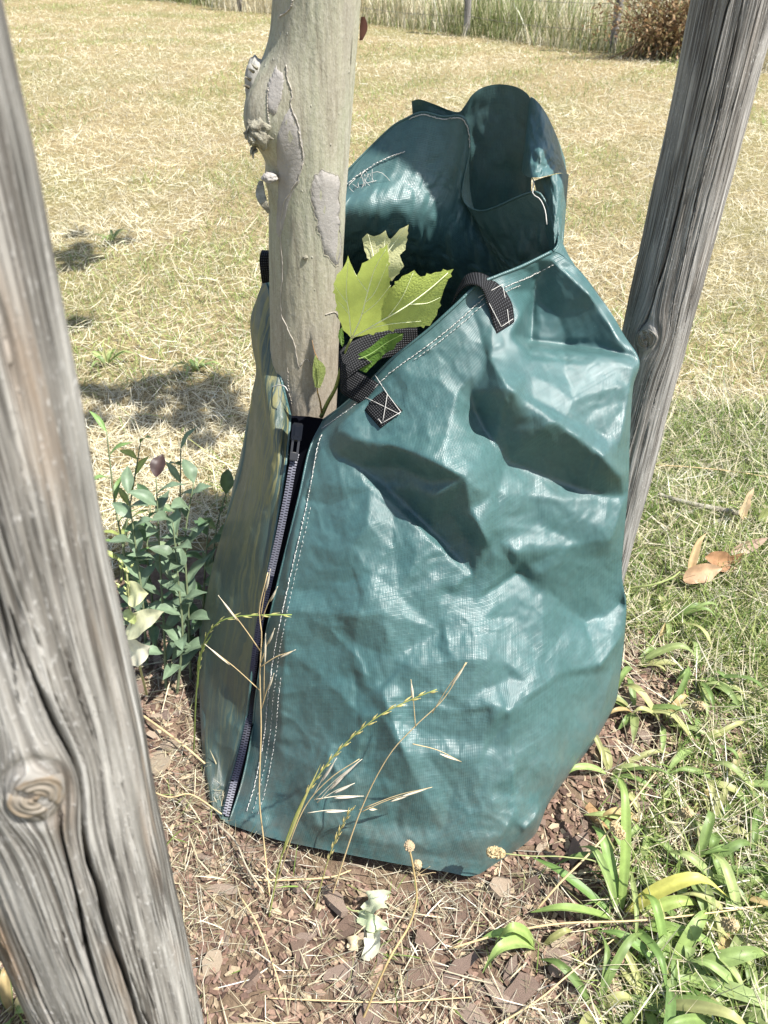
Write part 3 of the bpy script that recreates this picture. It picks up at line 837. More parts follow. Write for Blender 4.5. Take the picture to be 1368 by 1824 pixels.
# folds: hand-placed points (px, py, mm towards the viewer)
FOLD = [
 # under the rim
 (640,715,0),(700,668,2),(760,622,2),(820,570,4),(850,560,8),(885,545,10),(880,600,14),(905,520,4),(930,500,-2),(948,488,-8),
 (912,600,6),(932,560,2),(948,520,-34),(945,560,-60),(943,608,-62),(972,500,-40),(1000,560,-50),(1000,612,-54),(1060,612,-36),(1050,560,-26),(985,465,-8),(1030,515,-10),(1100,625,-18),(1090,590,-10),
 # lit lip and plateau on the right
 (942,626,6),(1000,634,11),(1060,642,12),(1120,648,5),
 (872,640,20),(905,690,30),(940,712,34),(985,748,36),(1030,780,34),(1075,815,28),(1108,846,16),(1000,690,22),(1070,720,20),(1110,760,10),
 # hollow in shade below the plateau
 (790,650,3),(815,690,6),(832,665,10),(838,700,0),(848,735,-10),(866,770,-16),(905,822,-20),(960,845,-20),(1020,866,-20),(1080,884,-14),(1112,882,-4),(900,760,-4),(1000,810,4),
 (950,900,-6),(1020,930,-2),(1095,920,6),(880,880,2),
 # crest below the straps, valley running down to the middle
 (600,770,4),(640,782,10),(690,792,13),(740,808,15),(790,832,14),(828,852,12),(800,760,6),(720,740,5),
 (600,806,-1),(640,830,-8),(690,868,-18),(730,905,-24),(770,945,-27),(805,985,-25),(842,1025,-18),
 (715,832,-12),(770,858,-8),(745,872,-10),(775,884,0),(800,905,-10),(832,960,-16),(838,905,6),(850,930,9),(880,985,10),(850,870,8),
 # lit swell left of the valley
 (585,860,4),(610,900,6),(660,910,6),(640,970,9),(720,980,5),(700,1040,9),(590,1010,6),(770,1030,0),(640,1070,9),
 # belly with the glossy patch
 (730,1070,5),(780,1062,-4),(812,1066,-10),(842,1068,-12),(885,1040,-10),(928,1012,-6),(965,1045,-9),(1008,1085,-12),(1040,1112,-10),
 (790,1120,2),(830,1150,7),(880,1188,14),(930,1180,13),(980,1172,10),(1020,1185,9),(905,1110,0),(860,1110,0),(930,1085,-3),
 (700,1150,6),(740,1190,10),(790,1230,14),(850,1250,19),(900,1255,23),(720,1270,14),(780,1300,20),(850,1330,17),
 # right side: ridge from the upper right, glossy triangle
 (1060,960,6),(1045,1005,-2),(1040,1050,-12),(1085,1040,-14),(1105,1070,-6),(1055,1100,-12),(1078,1150,10),(1045,1190,20),(1100,1130,8),(990,980,4),(945,985,0),(1010,1030,-12),
 (1090,1200,8),(1030,1260,8),(970,1290,4),(920,1290,16),(905,1360,18),(905,1430,16),(960,1340,0),(1010,1330,0),(985,1400,-4),
 (935,1385,6),(940,1425,20),(958,1462,12),(915,1475,6),(870,1490,8),(880,1400,18),
 # dark furrow beside the zip hem
 (527,960,5),(512,1040,6),(498,1120,6),(484,1210,6),(470,1300,4),(560,960,4),(548,1050,3),(545,1120,2),(552,1190,2),(565,1250,2),(545,1300,1),(500,1290,0),
 (610,1120,5),(625,1200,6),(640,1270,7),(600,1330,2),(520,1360,4),(470,1390,3),(580,1400,4),(650,1380,14),(700,1420,12),(560,1460,4),(640,1480,8),(760,1480,10),(800,1420,16),(720,1500,5),(820,1510,6),
]
fp = [(a, b, c) for a, b, c in FOLD]
for cv in (T[::20], B[::20], Lc[::20], Rc[::16]):
    fp += [(float(q[0]), float(q[1]), 0.0) for q in cv]
fp += [(300, 300, 0), (1300, 300, 0), (1300, 1750, 0), (300, 1750, 0)]
def tin(fp, X, Y):
    co, _, tris, ov, _, _ = geometry.delaunay_2d_cdt([Vector((a, b)) for a, b, _ in fp], [], [], 0, 0.01)
    val = np.array([np.mean([fp[k][2] for k in ids]) if ids else 0.0 for ids in ov])
    co = np.array([tuple(c) for c in co])
    out = np.zeros(X.shape); done = np.zeros(X.shape, bool)
    for t in tris:
        a, b, c = co[t[0]], co[t[1]], co[t[2]]
        mn, mx = np.minimum(np.minimum(a, b), c), np.maximum(np.maximum(a, b), c)
        msk = (~done) & (X >= mn[0]) & (X <= mx[0]) & (Y >= mn[1]) & (Y <= mx[1])
        idx = np.nonzero(msk)
        if len(idx[0]) == 0: continue
        x, y = X[idx], Y[idx]
        den = (b[1] - c[1]) * (a[0] - c[0]) + (c[0] - b[0]) * (a[1] - c[1])
        if abs(den) < 1e-9: continue
        w0 = ((b[1] - c[1]) * (x - c[0]) + (c[0] - b[0]) * (y - c[1])) / den
        w1 = ((c[1] - a[1]) * (x - c[0]) + (a[0] - c[0]) * (y - c[1])) / den
        w2 = 1 - w0 - w1
        ok = (w0 >= -1e-6) & (w1 >= -1e-6) & (w2 >= -1e-6)
        ii = tuple(k[ok] for k in idx)
        out[ii] = w0[ok] * val[t[0]] + w1[ok] * val[t[1]] + w2[ok] * val[t[2]]
        done[ii] = True
    return out
def blur(A, s):
    r = int(3 * s) + 1
    k = np.exp(-0.5 * (np.arange(-r, r + 1) / s) ** 2); k /= k.sum()
    for ax in (0, 1):
        A = np.apply_along_axis(lambda q: np.convolve(np.pad(q, r, mode='edge'), k, 'valid'), ax, A)
    return A
off = tin(fp, S[..., 0], S[..., 1]) / 1000.0 * 1.6
off = 0.75 * blur(off, 1.2) + 0.25 * blur(off, 3.0)
# crumpled facets: a random web of straight creases
r_t = np.random.default_rng(19); web = []
for gx0 in np.arange(330, 1200, 62):
    for gy0 in np.arange(420, 1620, 62):
        web.append((float(gx0 + r_t.uniform(-26, 26)), float(gy0 + r_t.uniform(-26, 26)), float(r_t.normal(0, 4.2))))
web += [(200, 200, 0), (1400, 200, 0), (1400, 1800, 0), (200, 1800, 0)]
facets = blur(tin(web, S[..., 0], S[..., 1]) / 1000.0, 1.0)
web2 = []
for gx0 in np.arange(330, 1200, 27):
    for gy0 in np.arange(420, 1620, 27):
        web2.append((float(gx0 + r_t.uniform(-12, 12)), float(gy0 + r_t.uniform(-12, 12)), float(r_t.normal(0, 0.35))))
web2 += [(200, 200, 0), (1400, 200, 0), (1400, 1800, 0), (200, 1800, 0)]
facets += blur(tin(web2, S[..., 0], S[..., 1]) / 1000.0, 0.8) * (0.4 + 0.9 * np.clip(0.5 + fbm2(S[..., 0] / 160, S[..., 1] / 160, 15, 2) * 1.5, 0, 1))

off_big = off.copy()
edge = np.minimum(1, np.minimum(np.minimum(uu, 1 - uu) * 40, np.minimum(vv, 1 - vv) * 40))
# many small crumples, ridged so that they crease
a_, b_ = S[..., 0] / 70.0, S[..., 1] / 70.0
wa, wb_ = fbm2(a_ * 0.7, b_ * 0.7, 3, 2), fbm2(a_ * 0.7 + 9, b_ * 0.7, 4, 2)
rid = 1 - np.abs(fbm2(a_ + wa, b_ + wb_, 5, 3)) * 2
off += edge * (facets + 0.0016 * rid - 0.001 + 0.0006 * fbm2(a_ * 2.2, b_ * 2.2, 8, 3))
off += edge * 0.0004 * fbm2(a_ * 7, b_ * 5, 12, 2)
small = off - off_big
S[..., 2] -= off_big
# panels of the sheet with the slant they show (outline in photo pixels, facing direction, weight); solved together so that they meet in creases
def hv(px, py, Y):
    p_ = P(px, py, Y); v_ = np.array([0, 0, CAM_H]) - p_; v_ /= np.linalg.norm(v_)
    h_ = v_ + np.array(sv); return h_ / np.linalg.norm(h_)
GL = hv(880, 1130, .74)
def tilt(n_, right=0.0, up=0.0):
    q = np.array(n_, float) + np.array([right, 0, 0]) + np.array([0, up * .5, up]); return q / np.linalg.norm(q)
PANELS = [
 ([(785,1050),(845,1072),(880,1195),(800,1165)], tilt(GL, -.06, -.06), 1.0),
 ([(845,1072),(920,1018),(965,1060),(930,1150),(880,1195)], tilt(GL, .05, .0), 1.0),
 ([(965,1060),(1040,1125),(1065,1185),(1000,1200),(930,1150)], tilt(GL, .10, -.14), 1.0),
 ([(740,1150),(800,1165),(880,1195),(870,1260),(790,1270),(720,1230)], tilt(GL, -.10, -.16), 1.0),
 ([(880,1195),(930,1150),(1000,1200),(905,1270)], tilt(GL, .0, .02), 1.0),
 ([(1042,1122),(1116,1068),(1113,1125),(1068,1188)], tilt(GL, .02, .03), 1.6),
 ([(918,1385),(940,1370),(962,1440),(936,1478),(915,1445)], tilt(GL, .02, .0), 1.2),
 ([(948,640),(1128,655),(1105,790),(1000,738),(930,700)], tilt(GL, .04, -.28), .9),
 ([(944,616),(1134,640),(1130,654),(944,636)], tilt(GL, .0, .12), 1.5),
 ([(952,500),(985,466),(1050,525),(1120,632),(1060,622),(946,610)], (-.55,-.83,-.08), 1.2),
 ([(600,822),(700,900),(840,1030),(780,1055),(660,1085),(625,1000)], tilt(GL, -.16, -.42), .5),
 ([(640,1085),(780,1055),(785,1140),(740,1160),(680,1220),(610,1180)], tilt(GL, -.10, -.44), .7),
 ([(680,1230),(740,1160),(790,1270),(870,1265),(860,1350),(720,1340)], tilt(GL, -.10, -.34), .8),
 ([(590,1330),(720,1340),(860,1350),(895,1490),(700,1505),(560,1470)], (-.03,-.83,.55), .7),
 ([(915,1262),(1000,1205),(1092,1195),(1060,1310),(965,1440),(938,1368),(915,1360)], (.40,-.74,.54), .8),
 ([(600,762),(700,672),(840,545),(868,640),(820,690),(740,770),(640,782)], (.0,-.74,.67), .8),
 ([(885,880),(1110,892),(1090,960),(1000,975),(900,960)], (.22,-.78,.58), .7),
 ([(880,960),(920,1012),(850,1062),(842,1030)], (.0,-.88,.48), .6),
 ([(1000,980),(1045,1000),(1110,985),(1112,1060),(1045,1110),(1000,1075),(935,1010)], (.05,-.97,.20), .6),
 ([(512,1050),(580,1040),(640,1060),(630,1180),(640,1310),(500,1320)], (-.22,-.78,.58), .4),
 ([(572,800),(600,822),(625,1000),(640,1060),(580,1040),(512,1050),(520,960),(545,860)], (-.22,-.76,.60), .4),
 ([(860,1350),(905,1270),(915,1360),(915,1450),(895,1490)], (-.05,-.80,.60), .7),
]
def inside(poly, X, Y):
    r_ = np.zeros(X.shape, bool); q = poly
    for k in range(len(q)):
        x1, y1 = q[k]; x2, y2 = q[(k + 1) % len(q)]
        c_ = ((y1 > Y) != (y2 > Y)) & (X < (x2 - x1) * (Y - y1) / (y2 - y1 + 1e-12) + x1)
        r_ ^= c_
    return r_
def solve_panels(S):
    X, Y = S[..., 0], S[..., 1]
    cx, cy = (X - 684) / FPX, (Y - 912) / FPX
    L0 = np.log(S[..., 2] / (CP - cy * SP))           # log of the depth along the view axis
    res = []
    for ax in (0, 1):
        sl0 = (slice(None, -1), slice(None)) if ax == 0 else (slice(None), slice(None, -1))
        sl1 = (slice(1, None), slice(None)) if ax == 0 else (slice(None), slice(1, None))
        mx, my = (X[sl0] + X[sl1]) / 2, (Y[sl0] + Y[sl1]) / 2
        g = L0[sl1] - L0[sl0]; w = np.full(g.shape, 0.10)
        for poly, n_, wt in PANELS:
            k = inside(poly, mx, my)
            n_ = np.array(n_, float)
            nc = np.array([n_[0], -(n_[1] * SP + n_[2] * CP), n_[1] * CP - n_[2] * SP])      # x right, y down, z forward
            rx, ry = (mx[k] - 684) / FPX, (my[k] - 912) / FPX
            den = nc[0] * rx + nc[1] * ry + nc[2]
            dpx, dpy = (X[sl1] - X[sl0])[k], (Y[sl1] - Y[sl0])[k]
            g[k] = -(nc[0] * dpx + nc[1] * dpy) / FPX / den
            w[k] = wt
        res.append((g, w))
    (gu, wu), (gv, wv_) = res
    lam = 0.00015
    free = np.zeros(L0.shape, bool); free[1:-1, 1:-1] = True
    def A(z):
        o = lam * z
        d = (z[1:] - z[:-1]) * wu; o[1:] += d; o[:-1] -= d
        d = (z[:, 1:] - z[:, :-1]) * wv_; o[:, 1:] += d; o[:, :-1] -= d
        o[~free] = 0
        return o
    b = np.zeros(L0.shape)
    gu_, gv_ = gu - (L0[1:] - L0[:-1]), gv - (L0[:, 1:] - L0[:, :-1])
    b[1:] += wu * gu_; b[:-1] -= wu * gu_; b[:, 1:] += wv_ * gv_; b[:, :-1] -= wv_ * gv_
    b[~free] = 0
    z = np.zeros(L0.shape); r_ = b.copy(); p_ = r_.copy(); rs = (r_ * r_).sum()
    for _ in range(450):
        Ap = A(p_); al = rs / ((p_ * Ap).sum() + 1e-30); z += al * p_; r_ -= al * Ap
        rn = (r_ * r_).sum(); p_ = r_ + rn / rs * p_; rs = rn
    L = L0 + z
    return np.exp(L) * (CP - cy * SP)
Ys = solve_panels(S)
S[..., 2] = S[..., 2] + blur(Ys - S[..., 2], 0.9)
S[..., 2] -= small
front = PV(S[..., 0], S[..., 1], S[..., 2])
UVf = np.stack([uu * 0.62 + 0 * vv, vv * 0.86 + 0 * uu], -1)

# ---- left panel
rim_l = [(470, 497, 1.13), (480, 520, 1.10), (484, 570, 1.07), (490, 625, 1.04), (503, 685, 1.005), (517, 742, .985)]
sil_l = [(470, 497, 1.13), (456, 535, 1.125), (446, 570, 1.12), (449, 615, 1.11), (456, 660, 1.10), (448, 705, 1.085), (442, 760, 1.07), (432, 830, 1.045), (412, 900, 1.02), (392, 960, .995), (374, 1030, .955), (360, 1110, .92), (355, 1190, .87), (357, 1280, .80), (362, 1350, .735), gy(372, 1418)]
zip_l = [(517, 742, .985), (512, 800, .935), (506, 850, .90), (488, 960, .855), (472, 1045, .82), (460, 1110, .795), (449, 1190, .768), (440, 1270, .75), (425, 1335, .715), (408, 1400, .68), gy(394, 1460)]
bot_l = [gy(372, 1418), gy(380, 1440), gy(394, 1460)]
NUL = 70
Tl, Bl, Ll, Rl = curve_px(rim_l, NUL), curve_px(bot_l, NUL), curve_px(sil_l, NV), curve_px(zip_l, NV)
SL = coons(Tl, Bl, Ll, Rl)
ul = np.linspace(0, 1, NUL)[:, None]
el = np.minimum(1, np.minimum(np.minimum(ul, 1 - ul) * 8, np.minimum(vv, 1 - vv) * 30))
SL[..., 2] -= 0.008 * np.sin(np.pi * ul) * np.sin(np.pi * vv) ** 0.8
a_, b_ = SL[..., 0] / 40.0, SL[..., 1] / 110.0
SL[..., 2] -= el * (0.010 * fbm2(a_ * .8, b_ * .7, 21, 2) + 0.002 * (1 - np.abs(fbm2(a_ * 1.5 + 3, b_ * 2, 25, 2)) * 2))
left = PV(SL[..., 0], SL[..., 1], SL[..., 2])
UVl = np.stack([ul * 0.24 + 0 * vv + 1.0, vv * 0.86 + 0 * ul], -1)

# ---- back, from the right outline round behind the trunk to the left outline
rim_b = [(985, 447, 1.03), (1001, 425, 1.05), (988, 392, 1.08), (962, 345, 1.10), (946, 343, 1.11), (920, 352, 1.13), (885, 368, 1.16), (856, 376, 1.185), (832, 366, 1.20), (823, 345, 1.205), (828, 312, 1.21), (836, 270, 1.215), (834, 226, 1.215),
         (820, 206, 1.21), (790, 208, 1.22), (752, 200, 1.23), (722, 212, 1.235), (697, 227, 1.235), (660, 262, 1.23), (620, 303, 1.22), (575, 350, 1.215), (520, 420, 1.19), (485, 470, 1.155), (470, 497, 1.13)]
NUB = 260
Rb = curve_px(rim_b, NUB)
rimW = PV(Rb[:, 0], Rb[:, 1], Rb[:, 2])
ub = np.linspace(0, 1, NUB)
right_edge, left_edge = front[-1], left[0]
# ground line behind
pb = catmull([right_edge[-1], (0.40, 0.92, .012), (0.345, 1.12, .012), (0.25, 1.25, .012), (0.08, 1.34, .012), (-0.12, 1.30, .012), (-0.25, 1.15, .012), (-0.315, 0.95, .012), left_edge[-1]], NUB)
pm = catmull([right_edge[NV // 2], (0.35, 1.07, .33), (0.31, 1.19, .36), (0.22, 1.30, .40), (0.05, 1.38, .44), (-0.12, 1.34, .44), (-0.21, 1.18, .38), left_edge[NV // 2]], NUB)
pq = catmull([right_edge[NV // 5], (0.30, 1.05, .60), (0.25, 1.12, .60), (0.18, 1.21, .64), (0.10, 1.20, .68), (0.03, 1.165, .72), (-0.04, 1.155, .73), (-0.12, 1.17, .70), (-0.17, 1.19, .60), left_edge[NV // 5]], NUB)
back = np.zeros((NUB, NV, 3))
vq = np.linspace(0, 1, NV)
for i in range(NUB):
    c = catmull([rimW[i], 0.55 * rimW[i] + 0.45 * pq[i], pq[i], pm[i], pb[i]], NV)
    back[i] = c
# blend the side columns to the exact outlines
for k in range(24):
    w = (1 - k / 24.0) ** 2
    back[k] = back[k] * (1 - w) + right_edge * w
    back[-1 - k] = back[-1 - k] * (1 - w) + left_edge * w
# rumple the inside wall that shows behind the trunk
bx, by = ub[:, None] * 40, vq[None, :] * 22
bump_b = 0.006 * fbm2(bx * 0.55, by * 0.6, 31, 2) + 0.004 * (1 - 2 * np.abs(fbm2(bx, by, 33, 3)))
eb = np.minimum(1, np.minimum(np.minimum(ub, 1 - ub)[:, None] * 12, vq[None, :] * 9 + 0.05))
nrm = back - np.array([0.03, 1.0, 0]); nrm[..., 2] = 0
nrm /= np.linalg.norm(nrm, axis=-1)[..., None] + 1e-9
back += nrm * (bump_b * eb)[..., None]
# a hollow pushed into the rear-left wall
cu, cvv = 0.735, 0.16
back -= nrm * (0.020 * np.exp(-((ub[:, None] - cu) / 0.05) ** 2 - ((vq[None, :] - cvv) / 0.06) ** 2))[..., None]
UVb = np.stack([ub[:, None] * 0.9 + 2.0 + 0 * vq[None, :], vq[None, :] * 0.86 + 0 * ub[:, None]], -1)

def patch(name, A, UV, mat):
    nu, nv = A.shape[:2]
    return obj(name, A.reshape(-1, 3), grid_faces(nu, nv), mat, BAG, uv=UV.reshape(-1, 2))
# front and back are one continuous sheet
whole = np.concatenate([front, back[1:]], 0); wuv = np.concatenate([UVf, UVb[1:]], 0)
body = patch('bag_body', whole, wuv, M_TARP)
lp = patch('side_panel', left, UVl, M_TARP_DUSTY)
lp['label'] = 'side panel smeared with yellow dust'
# base sheet under the bag
ring = np.concatenate([front[:, -1], back[1:, -1], left[1:, -1]], 0)[::4]
cen = ring.mean(0); inner = cen + (ring - cen) * 0.82; inner[:, 2] = 0.004
n = len(ring)
Vb = np.concatenate([ring, inner, [cen * [1, 1, 0] + [0, 0, .004]]])
Fb = [(i, (i + 1) % n, n + (i + 1) % n, n + i) for i in range(n)] + [(n + i, n + (i + 1) % n, 2 * n) for i in range(n)]
obj('base_sheet', Vb, Fb, M_TARP, BAG, uv=Vb[:, :2])

# ---- stiff rear flap standing above the opening, and its curled-over right end
def sheet(name, top, bot, nu, nv, seed, amp=0.004, bulge=0.0):
    a, b = curve_px(top, nu), curve_px(bot, nu)
    t = np.linspace(0, 1, nv)[None, :, None]
    A = a[:, None] * (1 - t) + b[:, None] * t
    uq = np.linspace(0, 1, nu)[:, None]; tq = np.linspace(0, 1, nv)[None, :]
    A[..., 2] += amp * fbm2(uq * 6, tq * 5, seed, 3) + bulge * np.sin(np.pi * uq) * np.sin(np.pi * tq)
    return PV(A[..., 0], A[..., 1], A[..., 2])
f1 = sheet('rear_flap', [(733, 180, 1.245), (748, 177, 1.25), (775, 186, 1.255), (800, 196, 1.26), (818, 199, 1.262), (828, 188, 1.265), (842, 168, 1.268), (862, 155, 1.27), (890, 150, 1.27), (920, 155, 1.265), (940, 168, 1.25), (948, 184, 1.235)],
           [(742, 290, 1.30), (780, 330, 1.31), (830, 440, 1.30), (880, 440, 1.29), (925, 440, 1.27), (945, 440, 1.245)], 90, 50, 41, 0.006)
patch('rear_flap', f1, np.stack(np.meshgrid(np.linspace(0, .25, 90), np.linspace(0, .3, 50), indexing='ij'), -1), M_TARP)
f2 = sheet('flap_curl', [(945, 172, 1.215), (952, 176, 1.20), (965, 190, 1.195), (978, 212, 1.20), (994, 248, 1.215), (1006, 282, 1.235)],
           [(929, 306, 1.17), (940, 315, 1.11), (958, 316, 1.09), (978, 312, 1.105), (996, 308, 1.14), (1010, 311, 1.20)], 60, 40, 43, 0.010, -0.012)
patch('flap_curl', f2, np.stack(np.meshgrid(np.linspace(0, .1, 60), np.linspace(0, .2, 40), indexing='ij'), -1), M_TARP)
f3 = sheet('side_flap', [(951, 322, 1.155), (965, 317, 1.125), (980, 313, 1.11), (998, 309, 1.115), (1013, 310, 1.15)],
           [(984, 468, 1.06), (990, 460, 1.045), (994, 455, 1.04), (999, 448, 1.045), (1003, 440, 1.06)], 50, 40, 47, 0.006, -0.006)
patch('side_flap', f3, np.stack(np.meshgrid(np.linspace(0, .1, 50), np.linspace(0, .2, 40), indexing='ij'), -1), M_TARP)

# ---- hem: folded double edge along the opening
def hem_strip(name, curve, outn, width, parent=BAG):
    pass
m = NT('white_thread'); m.bs(Base_Color=(0.50, 0.485, 0.45, 1), Roughness=0.9); M_THREAD = m.m
m = NT('black_webbing')
wv = m.coord('UV')
w1 = m.n('ShaderNodeTexWave'); w1.bands_direction = 'X'; m.t.links.new(wv, w1.inputs[0]); w1.inputs['Scale'].default_value = 105
w2 = m.n('ShaderNodeTexWave'); w2.bands_direction = 'Y'; m.t.links.new(wv, w2.inputs[0]); w2.inputs['Scale'].default_value = 90
h = m.math('MULTIPLY', w1.outputs[1], w2.outputs[1])
spk = m.ramp(m.vor(m.coord('Object'), 420), [(0.0, 1.0), (0.09, 0.0)])
c = m.mix(h, (0.003, 0.003, 0.0035), (0.075, 0.076, 0.080))
c = m.mix(m.math('MULTIPLY', spk, 0.6), c, (0.4, 0.4, 0.4))
m.bs(Base_Color=c, Roughness=0.75); m.b.inputs['Specular IOR Level'].default_value = 0.15; m.bump(h, 0.9, 0.0012); M_WEB = m.m

def stitches(path, every, length, rad, parent, name='stitch_line', lift=0.0015, jitter=0.0004, zig=0.0):
    """row of short thread stitches along a world-space path"""
    p = np.asarray(path)
    d = np.concatenate([[0], np.cumsum(np.linalg.norm(np.diff(p, axis=0), axis=1))])
    acc = Acc(); s = 0.0; k = 0
    view = np.array([0, 0, CAM_H]) 
    while s + length < d[-1]:
        q = []
        for t in np.linspace(0, 1, 5):
            x = np.array([np.interp(s + t * length, d, p[:, a]) for a in range(3)])
            tocam = view - x; tocam /= np.linalg.norm(tocam)
            q.append(x + tocam * (lift + 0.0009 * math.sin(math.pi * t)) + rng.normal(0, jitter, 3) + np.array([0, 0, zig * (1 if k % 2 else -1) * (t - .5)]))
        V, F = tube(q, rad, 5)
        acc.add(V, F); s += every; k += 1
    return acc.build(name, M_THREAD, parent)
def along(A, i, j0, j1):
    return A[i, j0:j1]
# stitching under the front rim (two rows) and down the zip hem
stitches(front[4:288, 9], 0.0062, 0.0054, 0.0005, body, lift=0.0016)
stitches(front[120:250, 12], 0.0062, 0.0046, 0.00035, body, lift=0.002)
stitches(front[9, 16:290], 0.0068, 0.0058, 0.00055, body, lift=0.002)
stitches(front[13, 70:290], 0.0068, 0.0036, 0.0003, body, lift=0.002)
stitches(front[17, 190:290], 0.0068, 0.0046, 0.00035, body, lift=0.002)
# rear rim: seam seen on the inside of the bag
b0 = int(NUB * 0.60)
stitches(back[int(NUB * .56):int(NUB * .80), 16], 0.006, 0.0056, 0.0007, body, lift=0.0025)
stitches(back[int(NUB * .40):int(NUB * .575), 1], 0.005, 0.005, 0.0006, body, lift=0.002)
# rolled hems: slim rolls of tarp along the free edges
def roll(path, r, name, parent, mat=M_TARP):
    V, F = tube(path, r, 6)
    return obj(name, V, F, mat, parent, uv=V[:, :2])
roll(front[::3, 0], 0.0022, 'hem', body)
roll(back[::3, 0], 0.0016, 'hem', body)
roll(left[:, 0], 0.0022, 'hem', lp)
roll(left[-1, ::4], 0.0022, 'hem', lp)
roll(front[0, ::4], 0.0018, 'hem', body)
# loose thread tangle on the rear-left rim
acc = Acc()
for k in range(16):
    c0 = np.array([648 + rng.normal(0, 9), 315 + rng.normal(0, 12)])
    c1 = np.array([662 + rng.normal(0, 14), 360 + rng.normal(0, 16)])
    mid_ = (c0 + c1) / 2 + rng.normal(0, 12, 2)
    pts = [P(c0[0], c0[1], 1.19), P(mid_[0], mid_[1], 1.18), P(c1[0], c1[1], 1.185)]
    V, F = tube(catmull(pts, 9), 0.00035, 4); acc.add(V, F)
acc.build('loose_thread', M_THREAD, BAG)
V, F = tube(catmull([P(478, 692, 1.03), P(487, 689, 1.00), P(497, 686, .985), P(507, 688, .97), P(513, 697, .965)], 14), 0.0008, 5)
obj('loose_thread', V, F, M_THREAD, BAG)
V, F = tube(catmull([P(947, 316, 1.13), P(951, 325, 1.10), P(949, 345, 1.09), P(962, 355, 1.08), P(971, 375, 1.07), P(974, 400, 1.06)], 16), 0.0008, 5)
obj('loose_thread', V, F, M_THREAD, BAG)

# ---- straps of black webbing
def strap(path, width_dir, width, label, thick=0.0018, n=60):
    p = catmull(path, n); wd = catmull(width_dir, n)
    wd /= np.linalg.norm(wd, axis=1)[:, None]
    T_ = np.gradient(p, axis=0); T_ /= np.linalg.norm(T_, axis=1)[:, None]
    N_ = np.cross(T_, wd); N_ /= np.linalg.norm(N_, axis=1)[:, None]
    d = np.concatenate([[0], np.cumsum(np.linalg.norm(np.diff(p, axis=0), axis=1))])
    rows = []; uv = []
    ws_ = np.linspace(-.5, .5, 7)
    for side in (1, -1):
        for w in (ws_ if side == 1 else ws_[::-1]):
            rows.append(p + wd * w * width + N_ * thick * .5 * side); uv.append(np.stack([np.full(n, w * width), d], 1))
    A = np.array(rows); nu = len(rows)
    F = grid_faces(nu, n, wrap=True)
    o = obj('strap', A.reshape(-1, 3), F, M_WEB, BAG, uv=np.concatenate(uv))
    o['label'] = label
    return o, p, wd
def pw(a, b):
    return P(*b) - P(*a)
# strap by the zip: comes out of the opening, folds over the rim and is sewn down
def on_front(px, py, mm=3.0):
    d2 = (S[..., 0] - px) ** 2 + (S[..., 1] - py) ** 2
    i, j = np.unravel_index(np.argmin(d2), d2.shape)
    return lift(P(px, py, S[i, j, 2]), mm)
def lift(p_, mm=3.2):
    v = np.array([0, 0, CAM_H]) - p_
    return p_ + v / np.linalg.norm(v) * mm / 1000
s1, p1, w1_ = strap([P(745, 606, .985), P(700, 610, .97), P(655, 622, .95), P(617, 645, .925), P(607, 668, .905), on_front(630, 686, 12), on_front(655, 700, 6), on_front(674, 722, 4), on_front(697, 747, 3)],
      [pw((700, 590, .98), (705, 635, .98)), pw((655, 600, .97), (660, 640, .96)), pw((612, 628, .94), (640, 668, .93)), pw((598, 655, .92), (620, 695, .91)), on_front(640, 712) - on_front(672, 665), on_front(650, 726) - on_front(694, 692), on_front(678, 762) - on_front(716, 732)],
      0.037, 'black webbing strap folded over the rim beside the zip')
s2, p2, w2_ = strap([P(806, 540, .985), P(818, 516, .975), P(834, 499, .962), on_front(856, 499, 6), on_front(875, 518, 4), on_front(891, 545, 4), on_front(900, 584, 3)],
      [pw((812, 520, 1.0), (808, 528, .95)), pw((822, 505, .99), (824, 508, .94)), pw((838, 488, .975), (842, 508, .945)), on_front(850, 512) - on_front(882, 492), on_front(862, 526) - on_front(900, 508), on_front(876, 558) - on_front(909, 540), on_front(888, 592) - on_front(915, 574)],
      0.033, 'black webbing strap sewn below the rim on the right')
s3, p3, w3_ = strap([P(479, 502, 1.112), P(477, 486, 1.102), P(475, 466, 1.100), P(477, 452, 1.106), P(481, 447, 1.125), P(484, 460, 1.15)],
      [np.array([1, .15, .1]), np.array([1, .2, -.1]), np.array([1, .2, .0])], 0.021, 'black webbing loop sticking out left of the trunk')
def xstitch(pts, parent):
    acc = Acc()
    for a, b in pts:
        V, F = tube(catmull([a, (a + b) / 2 + (np.array([0, 0, CAM_H]) - a) * 0.0015, b], 7), 0.00045, 5); acc.add(V, F)
    acc.build('stitching', M_THREAD, parent)
def zz(lst):
    q = [on_front(a, b, 6.0) for a, b in lst]
    return list(zip(q[:-1], q[1:]))
xstitch(zz([(642, 704), (664, 714), (712, 738)]) + zz([(668, 668), (690, 702), (714, 734), (680, 754), (642, 706)]) + zz([(690, 702), (682, 750)]), s1)
xstitch(zz([(852, 530), (896, 506)]) + zz([(866, 530), (893, 582), (914, 568)]) + zz([(895, 508), (903, 545), (907, 578)]) + zz([(868, 534), (903, 560)]), s2)

